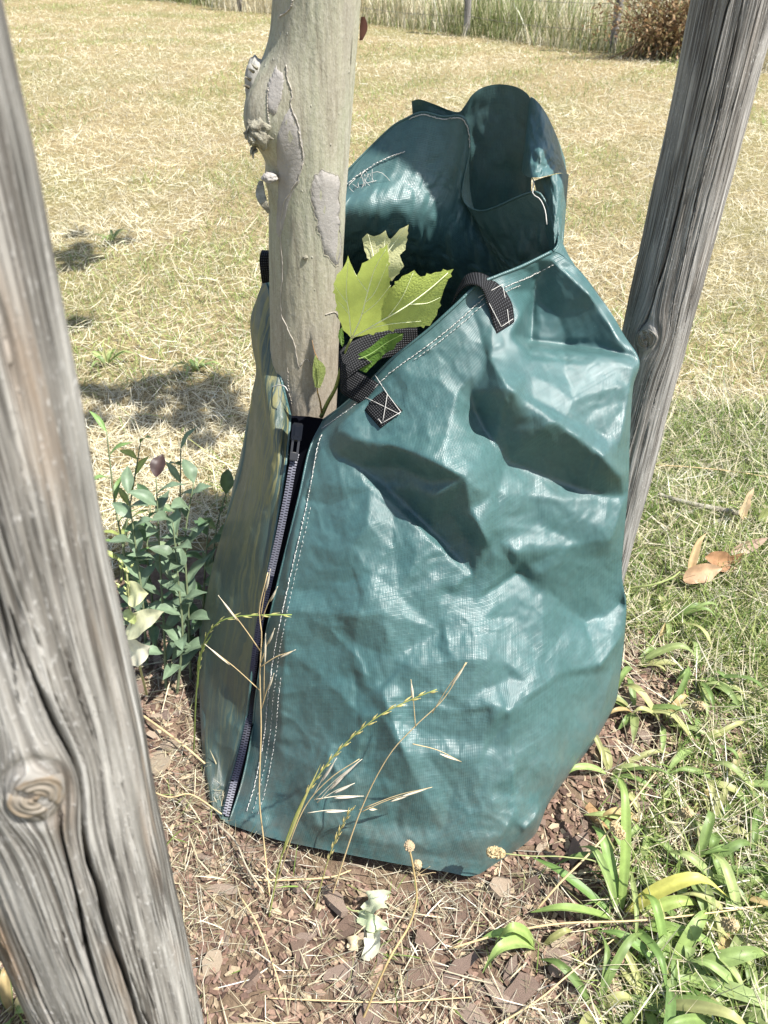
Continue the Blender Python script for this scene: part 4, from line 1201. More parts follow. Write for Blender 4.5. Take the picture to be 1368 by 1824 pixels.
# ---- zip: dark tape, teeth, slider
m = NT('navy_zip_tape'); m.bs(Base_Color=(0.0025, 0.0028, 0.005, 1), Roughness=0.95); m.b.inputs['Specular IOR Level'].default_value = 0.05; M_TAPE = m.m
m = NT('zip_teeth'); m.bs(Base_Color=(0.10, 0.10, 0.125, 1), Roughness=0.4); M_TEETH = m.m
m = NT('zip_teeth_navy'); m.bs(Base_Color=(0.008, 0.009, 0.022, 1), Roughness=0.5); M_TEETH2 = m.m
m = NT('black_metal'); m.bs(Base_Color=(0.02, 0.02, 0.021, 1), Roughness=0.3); M_SLIDER = m.m
zl, zr = left[-1], front[0]
k_ = np.arange(0, NV, 2)
za, zb = zl[k_], zr[k_]
away = np.array([0.12, 0.9, -0.25]); away /= np.linalg.norm(away)
tp = np.stack([za + away * .001, za + away * .006, (za + zb) / 2 + away * .010, zb + away * .006, zb + away * .001], 0)
zipper = obj('zipper', tp.reshape(-1, 3), grid_faces(5, len(k_)), M_TAPE, BAG)
# teeth: a chain of small blocks, left and right alternating
def boxes(centres, ax, hs):
    V = []; F = []
    for k, (c, (ex, ey, ez)) in enumerate(zip(centres, ax)):
        for sx_ in (-1, 1):
            for sy_ in (-1, 1):
                for sz_ in (-1, 1):
                    V.append(c + ex * hs[0] * sx_ + ey * hs[1] * sy_ + ez * hs[2] * sz_)
        b = k * 8
        F += [(b, b + 1, b + 3, b + 2), (b + 4, b + 6, b + 7, b + 5), (b, b + 4, b + 5, b + 1), (b + 2, b + 3, b + 7, b + 6), (b, b + 2, b + 6, b + 4), (b + 1, b + 5, b + 7, b + 3)]
    return np.array(V), F
mid_z = catmull([P(531, 790, .93), P(521, 830, .90), P(512, 880, .875), P(500, 940, .85), P(489, 990, .832), P(475, 1050, .81), P(462, 1110, .79), P(452, 1180, .768), P(446, 1240, .76), P(443, 1280, .745), P(432, 1335, .71), P(416, 1395, .678), P(401, 1455, .636)], 600)
mid_z = mid_z + away * 0.003
dz = np.concatenate([[0], np.cumsum(np.linalg.norm(np.diff(mid_z, axis=0), axis=1))])
def teeth_between(s0, s1, mat):
    step = 0.0033; cs = []; axs = []; k = 0; s = s0
    while s < s1:
        c = np.array([np.interp(s, dz, mid_z[:, a]) for a in range(3)])
        c2 = np.array([np.interp(s + .002, dz, mid_z[:, a]) for a in range(3)])
        ey = (c2 - c) / np.linalg.norm(c2 - c)
        ez = np.array([0, 0, CAM_H]) - c; ez -= ey * ez.dot(ey); ez /= np.linalg.norm(ez)
        ex = np.cross(ey, ez)
        cs.append(c + ex * (0.0022 if k % 2 else -0.0022) + ez * .0015); axs.append((ex, ey, ez)); s += step / 2 * 1.15; k += 1
    V, F = boxes(cs, axs, (0.0029, 0.0012, 0.0018))
    return obj('teeth', V, F, mat, zipper, smooth=False)
teeth_between(0.02, 0.20, M_TEETH)
teeth_between(0.20, dz[-1] - 0.05, M_TEETH2)
teeth_between(dz[-1] - 0.05, dz[-1], M_TEETH)
# slider with its pull tab
def rbox(c, ex, ey, ez, hs, bev=0.25):
    """box with tapered ends: 3 rings"""
    V = []; F = []
    prof = [(-1.0, 1 - bev), (-.8, 1.0), (.8, 1.0), (1.0, 1 - bev)]
    for t, s in prof:
        for a, b in ((-1, -1), (1, -1), (1, 1), (-1, 1)):
            V.append(c + ey * t * hs[1] + ex * a * s * hs[0] + ez * b * s * hs[2])
    for i in range(3):
        for j in range(4):
            F.append((i * 4 + j, i * 4 + (j + 1) % 4, i * 4 + 4 + (j + 1) % 4, i * 4 + 4 + j))
    F += [(3, 2, 1, 0), (12, 13, 14, 15)]
    return np.array(V), F
c = P(529, 770, .928); c2 = P(524, 810, .908)
ey = (c2 - c) / np.linalg.norm(c2 - c); ez = np.array([0, 0, CAM_H]) - c; ez -= ey * ez.dot(ey); ez /= np.linalg.norm(ez); ex = np.cross(ey, ez)
acc = Acc()
acc.add(*rbox(c, ex, ey, ez, (0.0075, 0.013, 0.004))); acc.add(*rbox(c + ez * .006, ex, ey, ez, (0.003, 0.009, 0.0025)))
slider = acc.build('slider', M_SLIDER, zipper, smooth=False)
acc = Acc(); c3 = c + ey * .022 + ez * .0065
acc.add(*rbox(c3 - ex * .0042, ex, ey, ez, (0.0016, 0.016, 0.0016))); acc.add(*rbox(c3 + ex * .0042, ex, ey, ez, (0.0016, 0.016, 0.0016)))
acc.add(*rbox(c3 + ey * .013, ex, ey, ez, (0.0056, 0.006, 0.0017))); acc.add(*rbox(c3 - ey * .013, ex, ey, ez, (0.0056, 0.003, 0.0017)))
acc.build('pull_tab', M_SLIDER, zipper, smooth=False)
# ================================================================== STAKES
def wood_material(name, warm):
    m = NT(name)
    uv = m.coord('UV')          # x: grain coordinate (bends round the knots), y: along the post, metres
    def st(sx, sy, det=5, rough=0.6, dist=0.0):
        mp = m.n('ShaderNodeMapping'); mp.inputs['Scale'].default_value = (sx, sy, 1)
        m.t.links.new(uv, mp.inputs[0])
        return m.noise(mp.outputs[0], 1.0, det, rough, dist)
    g1 = st(150, 4); g2 = st(620, 16, 4, 0.7); g3 = st(45, 2.4, 4, 0.55)
    c = m.ramp(g1, [(0.28, (0.105, 0.097, 0.084)), (0.48, (0.225, 0.215, 0.195)), (0.70, (0.360, 0.350, 0.325))])
    if not warm:
        c = m.ramp(g1, [(0.28, (0.125, 0.115, 0.102)), (0.50, (0.235, 0.222, 0.204)), (0.70, (0.360, 0.346, 0.322))])
    c = m.mix(0.75, c, m.ramp(g2, [(0.3, 0.25), (0.7, 0.85)]), 'OVERLAY')
    # brown stains running with the grain
    br = m.ramp(g3, [(0.50, 0.0), (0.68, 1.0)])
    sel = m.ramp(st(14, 6, 3), [(0.42, 0.0), (0.65, 1.0)])
    c = m.mix(m.math('MULTIPLY', m.math('MULTIPLY', br, sel), 0.85 if warm else 0.30), c, (0.25, 0.145, 0.065))
    dk = m.ramp(st(60, 3.5, 5, 0.6), [(0.30, 1.0), (0.43, 0.0)])
    c = m.mix(m.math('MULTIPLY', dk, 0.6 if warm else 0.55), c, (0.085, 0.072, 0.060))
    # silvery loose fibres
    fz = m.ramp(st(620, 160, 2), [(0.58, 0.0), (0.66, 1.0)])
    fs = m.ramp(st(30, 9, 3), [(0.42, 0.0), (0.6, 1.0)])
    c = m.mix(m.math('MULTIPLY', m.math('MULTIPLY', fz, fs), 0.65), c, (0.52, 0.51, 0.485))
    chk = m.ramp(st(260, 3.0, 3, 0.5), [(0.455, 0.0), (0.49, 1.0), (0.51, 1.0), (0.545, 0.0)])
    chs = m.ramp(st(24, 5, 2), [(0.42, 0.0), (0.52, 1.0)])
    chk = m.math('MULTIPLY', chk, chs)
    c = m.mix(m.math('MULTIPLY', chk, 0.75), c, (0.045, 0.036, 0.028))
    m.bs(Base_Color=c, Roughness=0.72); m.b.inputs['Specular IOR Level'].default_value = 0.35
    h = m.math('ADD', m.math('MULTIPLY', g1, 0.8), m.math('ADD', m.math('MULTIPLY', g2, 0.5), m.math('SUBTRACT', m.math('MULTIPLY', fz, 0.15), m.math('MULTIPLY', chk, 1.2))))
    m.bump(h, 0.7, 0.0024)
    return m.m
M_WOOD_W = wood_material('weathered_wood_warm', True)
M_WOOD_G = wood_material('weathered_wood_grey', False)
def knot_material():
    m = NT('knot_wood')
    v = m.coord('UV')
    w = m.n('ShaderNodeTexWave'); w.wave_type = 'RINGS'; w.rings_direction = 'Z'
    m.t.links.new(v, w.inputs[0]); w.inputs['Scale'].default_value = 120; w.inputs['Distortion'].default_value = 0.5; w.inputs['Detail'].default_value = 3; w.inputs['Detail Scale'].default_value = 2.0
    ln = m.n('ShaderNodeVectorMath'); ln.operation = 'LENGTH'; m.t.links.new(v, ln.inputs[0])
    nz = m.noise(v, 160, 4, 0.6)
    rr = m.math('ADD', ln.outputs['Value'], m.math('MULTIPLY', m.math('SUBTRACT', nz, 0.5), 0.006))
    base = m.ramp(m.math('MULTIPLY', rr, 40.0), [(0.0, (0.17, 0.125, 0.08)), (0.16, (0.20, 0.17, 0.13)), (0.32, (0.21, 0.185, 0.15)), (0.38, (0.19, 0.145, 0.095)), (0.44, (0.20, 0.185, 0.16)), (1.0, (0.22, 0.21, 0.19))])
    c = m.mix(m.math('MULTIPLY', w.outputs[1], 0.16), base, (0.15, 0.125, 0.10))
    m.bs(Base_Color=c, Roughness=0.8)
    m.bump(m.math('ADD', w.outputs[1], m.math('MULTIPLY', nz, 0.6)), 0.5, 0.0015)
    return m.m
M_KNOTW = knot_material()

def stake(name, base, top, r, cracks, knots, mat, label, seed, zr, nphi, nrow):
    """round post from base to top; cracks = (phi, s0, s1, width, depth, drift); knots = (phi, s, radius); s = metres up the post, phi from the camera-facing direction"""
    base, top = np.array(base, float), np.array(top, float)
    L = np.linalg.norm(top - base); A = (top - base) / L
    # direction towards the camera across the post
    mid_ = base + A * (zr[0] + zr[1]) / 2
    F0 = np.array([0, 0, CAM_H]) - mid_; F0 -= A * F0.dot(A); F0 /= np.linalg.norm(F0)
    R0 = np.cross(A, F0)              # to the viewer's right or left, see below
    if R0[0] < 0: R0 = -R0
    phf = np.linspace(-1.75, 1.75, nphi); phb = np.linspace(1.75, 2 * np.pi - 1.75, 40)[1:-1]
    ph = np.concatenate([phf, phb]); n = len(ph)
    s = np.concatenate([np.linspace(-0.04, zr[0] - 0.01, 20), np.linspace(zr[0], zr[1], nrow), np.linspace(zr[1] + 0.01, L, 14)])
    PH, SS = np.meshgrid(ph, s, indexing='ij')
    x = PH * r; y = SS
    # grain coordinate: lines are pushed aside by the knots
    gx = x.copy()
    hump = np.zeros_like(x)
    for kp, ks, kr in knots:
        dx, dy = x - kp * r, (y - ks) * 0.62
        d = np.sqrt(dx ** 2 + dy ** 2) + 1e-6
        push = kr * 0.7 * np.exp(-(d / (kr * 2.1)) ** 2)
        gx -= dx / d * push
        hump += 0.0042 * np.exp(-(d / (kr * 1.7)) ** 2) - 0.002 * np.exp(-((d - kr * 1.02) / (kr * 0.14)) ** 2)
    gx += 0.0012 * fbm2(y * 5, x * 12, seed + 2, 2)
    disp = 0.0012 * fbm2(gx * 110, y * 4, seed, 4) + 0.0008 * fbm2(gx * 330, y * 9, seed + 1, 3) + 0.002 * fbm2(x * 20, y * 9, seed + 3, 2) + hump
    for cph, s0, s1, w, dep, drift in cracks:
        t = np.clip((y - s0) / (s1 - s0), 0, 1)
        inside = (y > s0) & (y < s1)
        line = cph * r + drift * (t - 0.5) + 0.0035 * fbm2(y * 11, np.full_like(y, cph * 7), seed + 5, 3)
        ww = w * (np.sin(np.pi * t) ** 0.5 + 1e-4) * (0.75 + 0.5 * fbm2(y * 30, np.full_like(y, cph * 3), seed + 7, 2))
        g = np.exp(-((gx - line) / (ww * 0.62 + 1e-5)) ** 4)
        disp -= np.where(inside, dep * g, 0)
        disp += np.where(inside, 0.0009 * np.exp(-((np.abs(gx - line) - ww * 1.6) / (ww * 0.9 + 1e-5)) ** 2), 0)
    rad = r + disp
    X = base + A * SS[..., None] + (np.cos(PH)[..., None] * F0 + np.sin(PH)[..., None] * R0) * rad[..., None]
    ns = len(s)
    F = []
    I, J = np.meshgrid(np.arange(n), np.arange(ns - 1), indexing='ij')
    I2 = (I + 1) % n
    Fq = np.stack([I * ns + J, I2 * ns + J, I2 * ns + J + 1, I * ns + J + 1], -1).reshape(-1, 4)
    o = thing(name, base, label, 'stake')
    post = obj('post', X.reshape(-1, 3), Fq, mat, o, uv=np.stack([gx, y], -1).reshape(-1, 2))
    # sawn end, slightly domed
    tp_ = X[:, -1]; c = tp_.mean(0)
    V = np.concatenate([tp_, c + (tp_ - c) * .6 + A * .002, [c + A * .003]])
    Fc = [(i, (i + 1) % n, n + (i + 1) % n, n + i) for i in range(n)] + [(n + i, n + (i + 1) % n, 2 * n) for i in range(n)]
    obj('post_end', V, Fc, mat, o, uv=V[:, :2])
    for k, (kp, ks, kr) in enumerate(knots):
        Vk, Fk, uvk = [], [], []
        nr, na = 14, 64
        for i in range(nr + 1):
            q = kr * i / nr
            for j in range(na):
                a = 2 * np.pi * j / na
                rr_ = q * (1 + 0.06 * math.sin(2 * a + 1) + 0.03 * math.sin(5 * a))
                pp, s_ = kp + rr_ * math.cos(a) / r, ks + rr_ * math.sin(a) * 1.15
                ht = r + 0.0043 + 0.0005 * (1 - (q / kr) ** 2) - 0.010 * max(0, (q / kr - 0.86) / 0.14) ** 1.5 + 0.0003 * math.sin(q * 1500 + 0.8 * math.sin(3 * a))
                # radial check across the knot
                for ca in (-1.1, 2.5):
                    da = abs((a - ca + math.pi) % (2 * math.pi) - math.pi)
                    ht -= 0.0035 * math.exp(-(da * q / 0.0016) ** 2) * (1 if q > kr * .12 else 0)
                Vk.append(base + A * s_ + (math.cos(pp) * F0 + math.sin(pp) * R0) * ht); uvk.append((rr_ * math.cos(a), rr_ * math.sin(a)))
        for i in range(nr):
            for j in range(na):
                Fk.append((i * na + j, i * na + (j + 1) % na, (i + 1) * na + (j + 1) % na, (i + 1) * na + j))
        obj('knot', np.array(Vk), Fk, M_KNOTW, post, uv=np.array(uvk))
    return o
stake('wooden_stake', (-0.2005, 0.1640, 0), (-0.1437, 0.305, 1.60), 0.0505,
      [(-.13, .44, .785, .0022, .014, .004), (.13, .42, .90, .0026, .015, .0), (.36, .46, .96, .0015, .010, .004), (-.45, .82, 1.10, .0030, .015, .012), (.62, .43, .78, .0013, .008, 0), (.02, .85, 1.08, .0013, .009, .004), (-.72, .45, .75, .0013, .008, 0), (.86, .55, .95, .0010, .007, 0), (.24, .42, .68, .0015, .010, -.003), (-.32, .42, .70, .0011, .008, .003), (.50, .60, 1.0, .0010, .007, .0), (-.95, .5, .9, .0012, .007, 0), (.22, .8, 1.08, .0009, .007, 0)],
      [(-0.125, 0.800, 0.0122)], M_WOOD_W, 'thick weathered wooden stake in the left foreground with a round knot', 11, (0.36, 1.08), 360, 270)
stake('wooden_stake', (0.412, 1.094, 0), (0.420, 1.096, 1.55), 0.0485,
      [(-0.18, .55, 1.12, .0022, .012, .012), (0.22, .62, 1.10, .0014, .008, -.004), (0.55, .50, 1.08, .0016, .008, .006), (0.85, .60, 1.1, .0009, .006, 0), (-.65, .7, 1.1, .0008, .004, 0), (0.05, .20, .56, .0010, .006, .004), (.5, .1, .5, .0012, .007, 0), (.3, .72, .95, .0008, .005, .0), (-.4, .8, 1.05, .0008, .005, 0)],
      [(-0.22, 0.602, 0.0165)], M_WOOD_G, 'grey round wooden stake standing behind the right side of the green bag', 23, (0.0, 1.12), 260, 250)
# ================================================================== PLANTS, FENCE, FALLEN LEAVES
M_LEAF = leafmat('weed_leaf', 0.16, 0.30, 0.45, spec=0.35)
M_DRY = leafmat('dry_stalk', 0.16, 0.15, 0.7, spec=0.2)
def leaf_strip(path, width, side, col, rib=None, fold=0.25, n=14, shape='lance', wave=0.0, droop=0.0):
    """leaf along a path (world points); returns V, F(list), C. 5 vertices across, folded along the midrib, with a little thickness of form"""
    p = catmull(path, n)
    t = np.linspace(0, 1, n)
    if shape == 'lance': prof = np.sin(np.pi * (0.06 + 0.94 * t)) ** 0.75 * (1 - 0.25 * t)
    elif shape == 'weed': prof = np.sin(np.pi * np.clip(0.03 + 0.95 * t ** 0.9, 0, 1)) ** 1.15
    elif shape == 'ovate': prof = np.sin(np.pi * np.clip(0.04 + 0.96 * t ** 0.85, 0, 1)) ** 0.8
    else: prof = np.clip(np.sin(np.pi * (0.10 + 0.88 * t)), 0, 1) ** 0.6
    prof = np.maximum(prof, 0.03)
    T_ = np.gradient(p, axis=0); T_ /= np.linalg.norm(T_, axis=1)[:, None] + 1e-9
    side = np.asarray(side, float)
    S_ = side[None] - T_ * (T_ @ side)[:, None]; S_ /= np.linalg.norm(S_, axis=1)[:, None] + 1e-9
    N_ = np.cross(T_, S_); 
    if N_[:, 2].mean() < 0: N_ = -N_
    V = []; C = []
    col = np.asarray(col, float); rib = col * 1.25 if rib is None else np.asarray(rib, float)
    for k in range(n):
        for a in (-1, -.5, 0, .5, 1):
            w = prof[k] * width * 0.5
            up = fold * abs(a) * w + wave * width * math.sin(t[k] * 14 + (2.1 if a > 0 else 0)) * abs(a)
            V.append(p[k] + S_[k] * a * w + N_[k] * up)
            C.append(rib if a == 0 else col * (1 + 0.10 * math.sin(k * 1.7 + a * 2)))
    return np.array(V), grid_faces(n, 5).tolist(), np.clip(np.array(C), 0, 1)
def leaf_obj(parent, path, width, side, col, name='leaf', mat=None, **kw):
    V, F, C = leaf_strip(path, width, side, col, **kw)
    return obj(name, V, F, mat or M_LEAF, parent, col=C)
def stem_obj(parent, pts, r0, r1, col, name='stem', n=24, sides=6, mat=None):
    p = catmull(pts, n)
    V, F = tube(p, np.linspace(r0, r1, n), sides)
    return obj(name, V, F, mat or M_LEAF, parent, col=np.tile(np.asarray(col, float), (len(V), 1)))
def spikelet(p0, p1, w, col, parent, name='spikelet', n=9, mat=None):
    """slim seed spikelet, round in section, pointed at the tip with an awn"""
    p = catmull([p0, (np.asarray(p0) + p1) / 2, p1], n); t = np.linspace(0, 1, n)
    V, F = tube(p, np.maximum(w * np.sin(np.pi * np.clip(t * 1.15 + .03, 0, 1)) ** .8, 0.0003), 5)
    return obj(name, V, F, mat or M_DRY, parent, col=np.tile(np.asarray(col, float) * 1.0, (len(V), 1)))
def head(c, axis, L, rad, col, parent, name='seed_head', seed=0):
    """plantain-like seed head: ellipsoid of tiny bumps"""
    axis = np.asarray(axis, float); axis /= np.linalg.norm(axis)
    A_ = np.cross(axis, [0.3, 0.2, 0.9]); A_ /= np.linalg.norm(A_); B_ = np.cross(axis, A_)
    V = []; C = []; n, mm_ = 22, 26; r = np.random.default_rng(seed)
    for i in range(n + 1):
        ph = math.pi * i / n
        for j in range(mm_):
            a = 2 * math.pi * (j + .5 * (i % 2)) / mm_
            k = 1 + 0.16 * r.normal() + 0.12 * math.sin(i * 2.9) * math.sin(j * 2.4)
            V.append(np.asarray(c) - axis * math.cos(ph) * L / 2 + (A_ * math.cos(a) + B_ * math.sin(a)) * math.sin(ph) ** .7 * rad * k)
            C.append(np.asarray(col) * (0.6 + 0.8 * r.random()))
    F = [(i * mm_ + j, i * mm_ + (j + 1) % mm_, (i + 1) * mm_ + (j + 1) % mm_, (i + 1) * mm_ + j) for i in range(n) for j in range(mm_)]
    return obj(name, np.array(V), F, M_DRY, parent, col=np.clip(np.array(C), 0, 1), smooth=False)

# ---------------------------------------------------------------- shoot at the foot of the trunk: lobed plane leaves
def lobed_leaf(outline, base, veins, yfun, col, vcol, parent, name='leaf', thick=0.0003):
    """outline in photo pixels; yfun(px,py) gives the distance. Dense grid of the outline for a curved blade, raised veins"""
    pts = [Vector((a, b)) for a, b in outline]
    n = len(pts); extra = []
    xs = [a for a, _ in outline]; ys = [b for _, b in outline]
    for a in np.arange(min(xs), max(xs), 9):
        for b in np.arange(min(ys), max(ys), 9):
            extra.append(Vector((float(a + 3 * (int(b) % 2)), float(b))))
    co, ed, fc, _, _, _ = geometry.delaunay_2d_cdt(pts + extra, [(i, (i + 1) % n) for i in range(n)], [tuple(range(n))], 1, 0.01)
    V = np.array([P(c.x, c.y, yfun(c.x, c.y)) for c in co])
    vc = np.array([tuple(c) for c in co])
    C = np.tile(np.asarray(col, float), (len(V), 1)) * (1 + 0.10 * fbm2(vc[:, 0] / 18, vc[:, 1] / 18, 131, 3))[:, None]
    lf = obj(name, V, [tuple(f) for f in fc], M_LEAF_T, parent, col=np.clip(C, 0, 1))
    for k, v in enumerate(veins):
        q = catmull(v[0], 16)
        pth = np.array([P(a, b, yfun(a, b) - 0.0026) for a, b in q])
        V, F = tube(pth, np.linspace(v[1], v[1] * .3, 16), 5)
        obj('vein', V, F, M_VEIN, lf, col=np.tile(np.asarray(vcol, float), (len(V), 1)))
    return lf
M_LEAF_T = leafmat('plane_leaf', 0.10, 0.45, 0.40, spec=0.4, bump=0.35)
M_VEIN = leafmat('leaf_vein', 0.05, 0.05, 0.6, spec=0.2)
SHOOT = obj('shoot', *tube(catmull([P(572, 742, .985), P(583, 718, .975), P(598, 690, .955), P(607, 655, .94), P(614, 628, .93), P(626, 603, .92)], 20), np.linspace(.0034, .0014, 20), 7), M_LEAF, TREE, col=None)
ca = SHOOT.data.color_attributes.new('tint', 'FLOAT_COLOR', 'POINT'); ca.data.foreach_set('color', np.tile([.30, .34, .10, 1], len(SHOOT.data.vertices)))
def jag(outline, amp=3.2):
    """small teeth along the margin"""
    out = []
    for i, (a, b) in enumerate(outline):
        c, d = outline[(i + 1) % len(outline)]
        out.append((a, b))
        L = math.hypot(c - a, d - b)
        k = int(L // 13)
        for q in range(1, k + 1):
            f = q / (k + 1.0); nx, ny = (d - b) / L, -(c - a) / L
            f2 = f + 0.35 / (k + 1.0)
            out.append((a + (c - a) * f - nx * amp * .3, b + (d - b) * f - ny * amp * .3))
            if q < k: out.append((a + (c - a) * f2 + nx * amp, b + (d - b) * f2 + ny * amp))
    return out
big = [(626, 603), (611, 588), (603, 567), (597, 533), (594, 506), (600, 489), (613, 474), (620, 455), (629, 478), (636, 491), (645, 469), (654, 465), (667, 454), (690, 434), (693, 458), (692, 484), (696, 513), (716, 492), (738, 481), (749, 493), (775, 485), (808, 479), (795, 506), (787, 528), (778, 562), (766, 580), (740, 583), (716, 585), (680, 591), (646, 598)]
lobed_leaf(jag(big), None,
   [([(626, 603), (670, 577), (720, 548), (765, 515), (798, 486)], .0011), ([(626, 603), (643, 565), (655, 520), (668, 478), (687, 444)], .0010), ([(626, 603), (622, 560), (617, 520), (620, 465)], .0009),
    ([(650, 588), (690, 578), (750, 572)], .0006), ([(690, 566), (716, 530), (736, 486)], .0005), ([(650, 540), (668, 520), (690, 470)], .0005), ([(655, 520), (640, 500), (630, 482)], .0005), ([(619, 540), (605, 522), (596, 508)], .0005), ([(645, 560), (670, 540), (696, 508)], .0005), ([(730, 542), (760, 540), (784, 530)], .0005), ([(622, 560), (610, 545), (600, 535)], .0004)],
   lambda a, b: .925 - 0.020 * math.sin((a - 600) / 60.0) - 0.0004 * (600 - b) + 0.00016 * max(0, a - 700) + 0.007 * math.sin(b / 22.0 + a / 60.0) - 0.010 * math.cos((a - 690) / 45.0),
   (0.44, 0.52, 0.125), (0.86, 0.90, 0.58), SHOOT)
lobed_leaf(jag([(660, 470), (649, 446), (645, 425), (654, 416), (666, 421), (676, 418), (687, 410), (692, 424), (696, 426), (712, 408), (728, 400), (722, 445), (712, 455), (720, 474), (698, 501), (680, 480)], 1.6), None,
   [([(672, 480), (690, 450), (724, 404)], .0008), ([(668, 478), (664, 450), (656, 418)], .0007), ([(680, 466), (684, 440), (687, 412)], .0005)],
   lambda a, b: .965 - 0.0002 * (a - 650) + 0.006 * math.sin(b / 16.0), (0.66, 0.64, 0.33), (0.80, 0.80, 0.55), SHOOT)
lobed_leaf(jag([(613, 647), (635, 632), (657, 620), (676, 604), (692, 594), (719, 594), (716, 605), (706, 612), (702, 622), (687, 629), (668, 648), (652, 664), (630, 656)], 1.6), None,
   [([(613, 647), (655, 633), (690, 610), (716, 596)], .0008), ([(650, 636), (660, 645), (664, 652)], .0004)],
   lambda a, b: .945 - 0.0001 * (a - 613) + 0.004 * math.sin(a / 15.0), (0.16, 0.30, 0.055), (0.30, 0.42, 0.14), SHOOT)
lobed_leaf([(561, 690), (557, 670), (557, 655), (559, 640), (562, 632), (566, 640), (575, 647), (580, 655), (580, 664), (575, 680), (570, 691)], None,
   [([(566, 690), (568, 665), (562, 634)], .0006)], lambda a, b: .962 + 0.0003 * (a - 570), (0.33, 0.40, 0.13), (0.45, 0.5, 0.22), SHOOT)
lobed_leaf([(606, 612), (602, 600), (604, 588), (610, 582), (612, 596), (613, 610), (610, 618)], None, [([(609, 615), (607, 600), (609, 584)], .0005)], lambda a, b: .945, (0.17, 0.30, 0.06), (0.3, 0.42, 0.15), SHOOT)
stem_obj(SHOOT, [P(573, 735, .98), P(570, 715, .972), P(566, 700, .966), P(565, 690, .963)], .0016, .0009, (0.45, 0.30, 0.10), n=12)
stem_obj(SHOOT, [P(566, 640, .963), P(560, 625, .963), P(556, 606, .968)], .0008, .0003, (0.45, 0.26, 0.12), n=8)

# crown high above the picture: a few limbs with leaves
def crown_limb(path, r0, nleaf, spread, seed, frm=.45):
    r = np.random.default_rng(seed)
    p = catmull(path, 20)
    limb = obj('limb', *tube(p, np.linspace(r0, r0 * .3, 20), 8), M_BARK, TREE)
    V, F, C = [], [], []; k = 0
    for _ in range(nleaf):
        c = p[r.integers(int(20 * frm), 20)] + r.normal(0, spread, 3)
        a = r.random() * 6.28; L = r.uniform(.09, .17); u = np.array([math.cos(a), math.sin(a), r.normal(0, .25)]); w = np.array([-math.sin(a), math.cos(a), r.normal(0, .25)])
        for f, h in ((0, 0), (.25, .5), (.45, .25), (.62, .48), (.75, .2), (1, 0), (.75, -.2), (.62, -.48), (.45, -.25), (.25, -.5)):
            V.append(c + u * L * f + w * L * h); C.append((.10, .19, .04))
        F.append(tuple(range(k, k + 10))); k += 10
    cr = obj('crown', np.array(V), F, M_LEAF_T, limb, col=np.array(C), smooth=False)
top_ = TR_C(2.25)
crown_limb([TR_C(1.5), np.array([.05, 1.35, 1.65]), np.array([.30, 1.60, 1.78]), np.array([.68, 1.43, 1.85])], .016, 22, .085, 1, .5)
crown_limb([TR_C(1.9), np.array([.02, 1.6, 2.1]), np.array([.0, 2.2, 2.25]), np.array([.02, 2.8, 2.35])], .014, 13, .10, 2, .8)
crown_limb([top_, top_ + [-.1, .1, .4], top_ + [-.25, .1, .9]], .018, 55, .22, 3)
crown_limb([top_, top_ + [.1, .15, .45], top_ + [.25, .5, 1.0]], .016, 45, .22, 4)

# ---------------------------------------------------------------- leafy weeds left of the bag
def weed(stem_pts, leaves, label, col, seed, lw=0.024, cat='weed', dark=None):
    base = np.array(stem_pts[0])
    o = thing('leafy_weed', base, label, cat, 'leafy weeds beside the bag')
    stem_obj(o, stem_pts, .0028, .0010, (0.20, 0.24, 0.13), n=26)
    p = catmull(stem_pts, 60); r = np.random.default_rng(seed)
    for k in range(leaves):
        t = 0.16 + 0.84 * k / max(1, leaves - 1)
        q = p[min(59, int(t * 59))]
        a = k * 2.4 + r.normal(0, .4) + seed
        L = r.uniform(.055, .090) * (1.05 - 0.35 * t)
        d = np.array([math.cos(a), math.sin(a), 0.55 + 0.5 * t + r.normal(0, .15)]); d /= np.linalg.norm(d)
        e = d * np.array([1, 1, .35]); 
        path = [q, q + d * L * .45, q + d * L * .45 + e * L * .6]
        c = np.array(col) * (1 + r.normal(0, .14))
        if dark is not None and k == leaves - 1: c = np.array(dark)
        leaf_obj(o, path, lw * r.uniform(.75, 1.1), np.cross(d, [0, 0, 1]) + r.normal(0, .25, 3), np.clip(c, .01, .8), shape='weed', fold=.35, n=10, wave=.04)
    return o
wcol = (0.16, 0.225, 0.14)
weed([G(296, 1235), P(292, 1120, .92), P(285, 1000, .96), P(278, 850, 1.0)], 17, 'tall grey-green weed with a dark reddish top leaf, left of the bag', wcol, 1, dark=(.055, .034, .03))
weed([G(340, 1215), P(335, 1080, .94), P(330, 960, .98), P(345, 860, 1.02)], 17, 'grey-green weed closest to the dusty left side of the bag', wcol, 2)
weed([G(262, 1190), P(255, 1080, .93), P(240, 960, .97), P(228, 880, 1.0)], 16, 'grey-green weed second from the left stake', wcol, 3)
weed([G(232, 1130), P(225, 1010, .98), P(205, 900, 1.02), P(190, 770, 1.06)], 11, 'tall thin weed with a pale seed tip right beside the left stake', (0.15, 0.24, 0.08), 4, lw=.012)
weed([G(375, 1130), P(378, 1040, 1.0), P(384, 950, 1.06), P(402, 880, 1.1)], 10, 'small weed peeping out behind the left edge of the bag', (0.17, 0.24, 0.11), 5)
weed([G(310, 1090), P(312, 990, 1.08), P(320, 900, 1.12), P(322, 800, 1.17)], 12, 'pale weed standing behind the other weeds left of the bag', (0.21, 0.27, 0.15), 6, lw=.016)
weed([G(215, 1040), P(222, 960, 1.12), P(235, 880, 1.16), P(250, 790, 1.2)], 11, 'yellowish weed at the back left among the weeds', (0.28, 0.33, 0.10), 7, lw=.014)

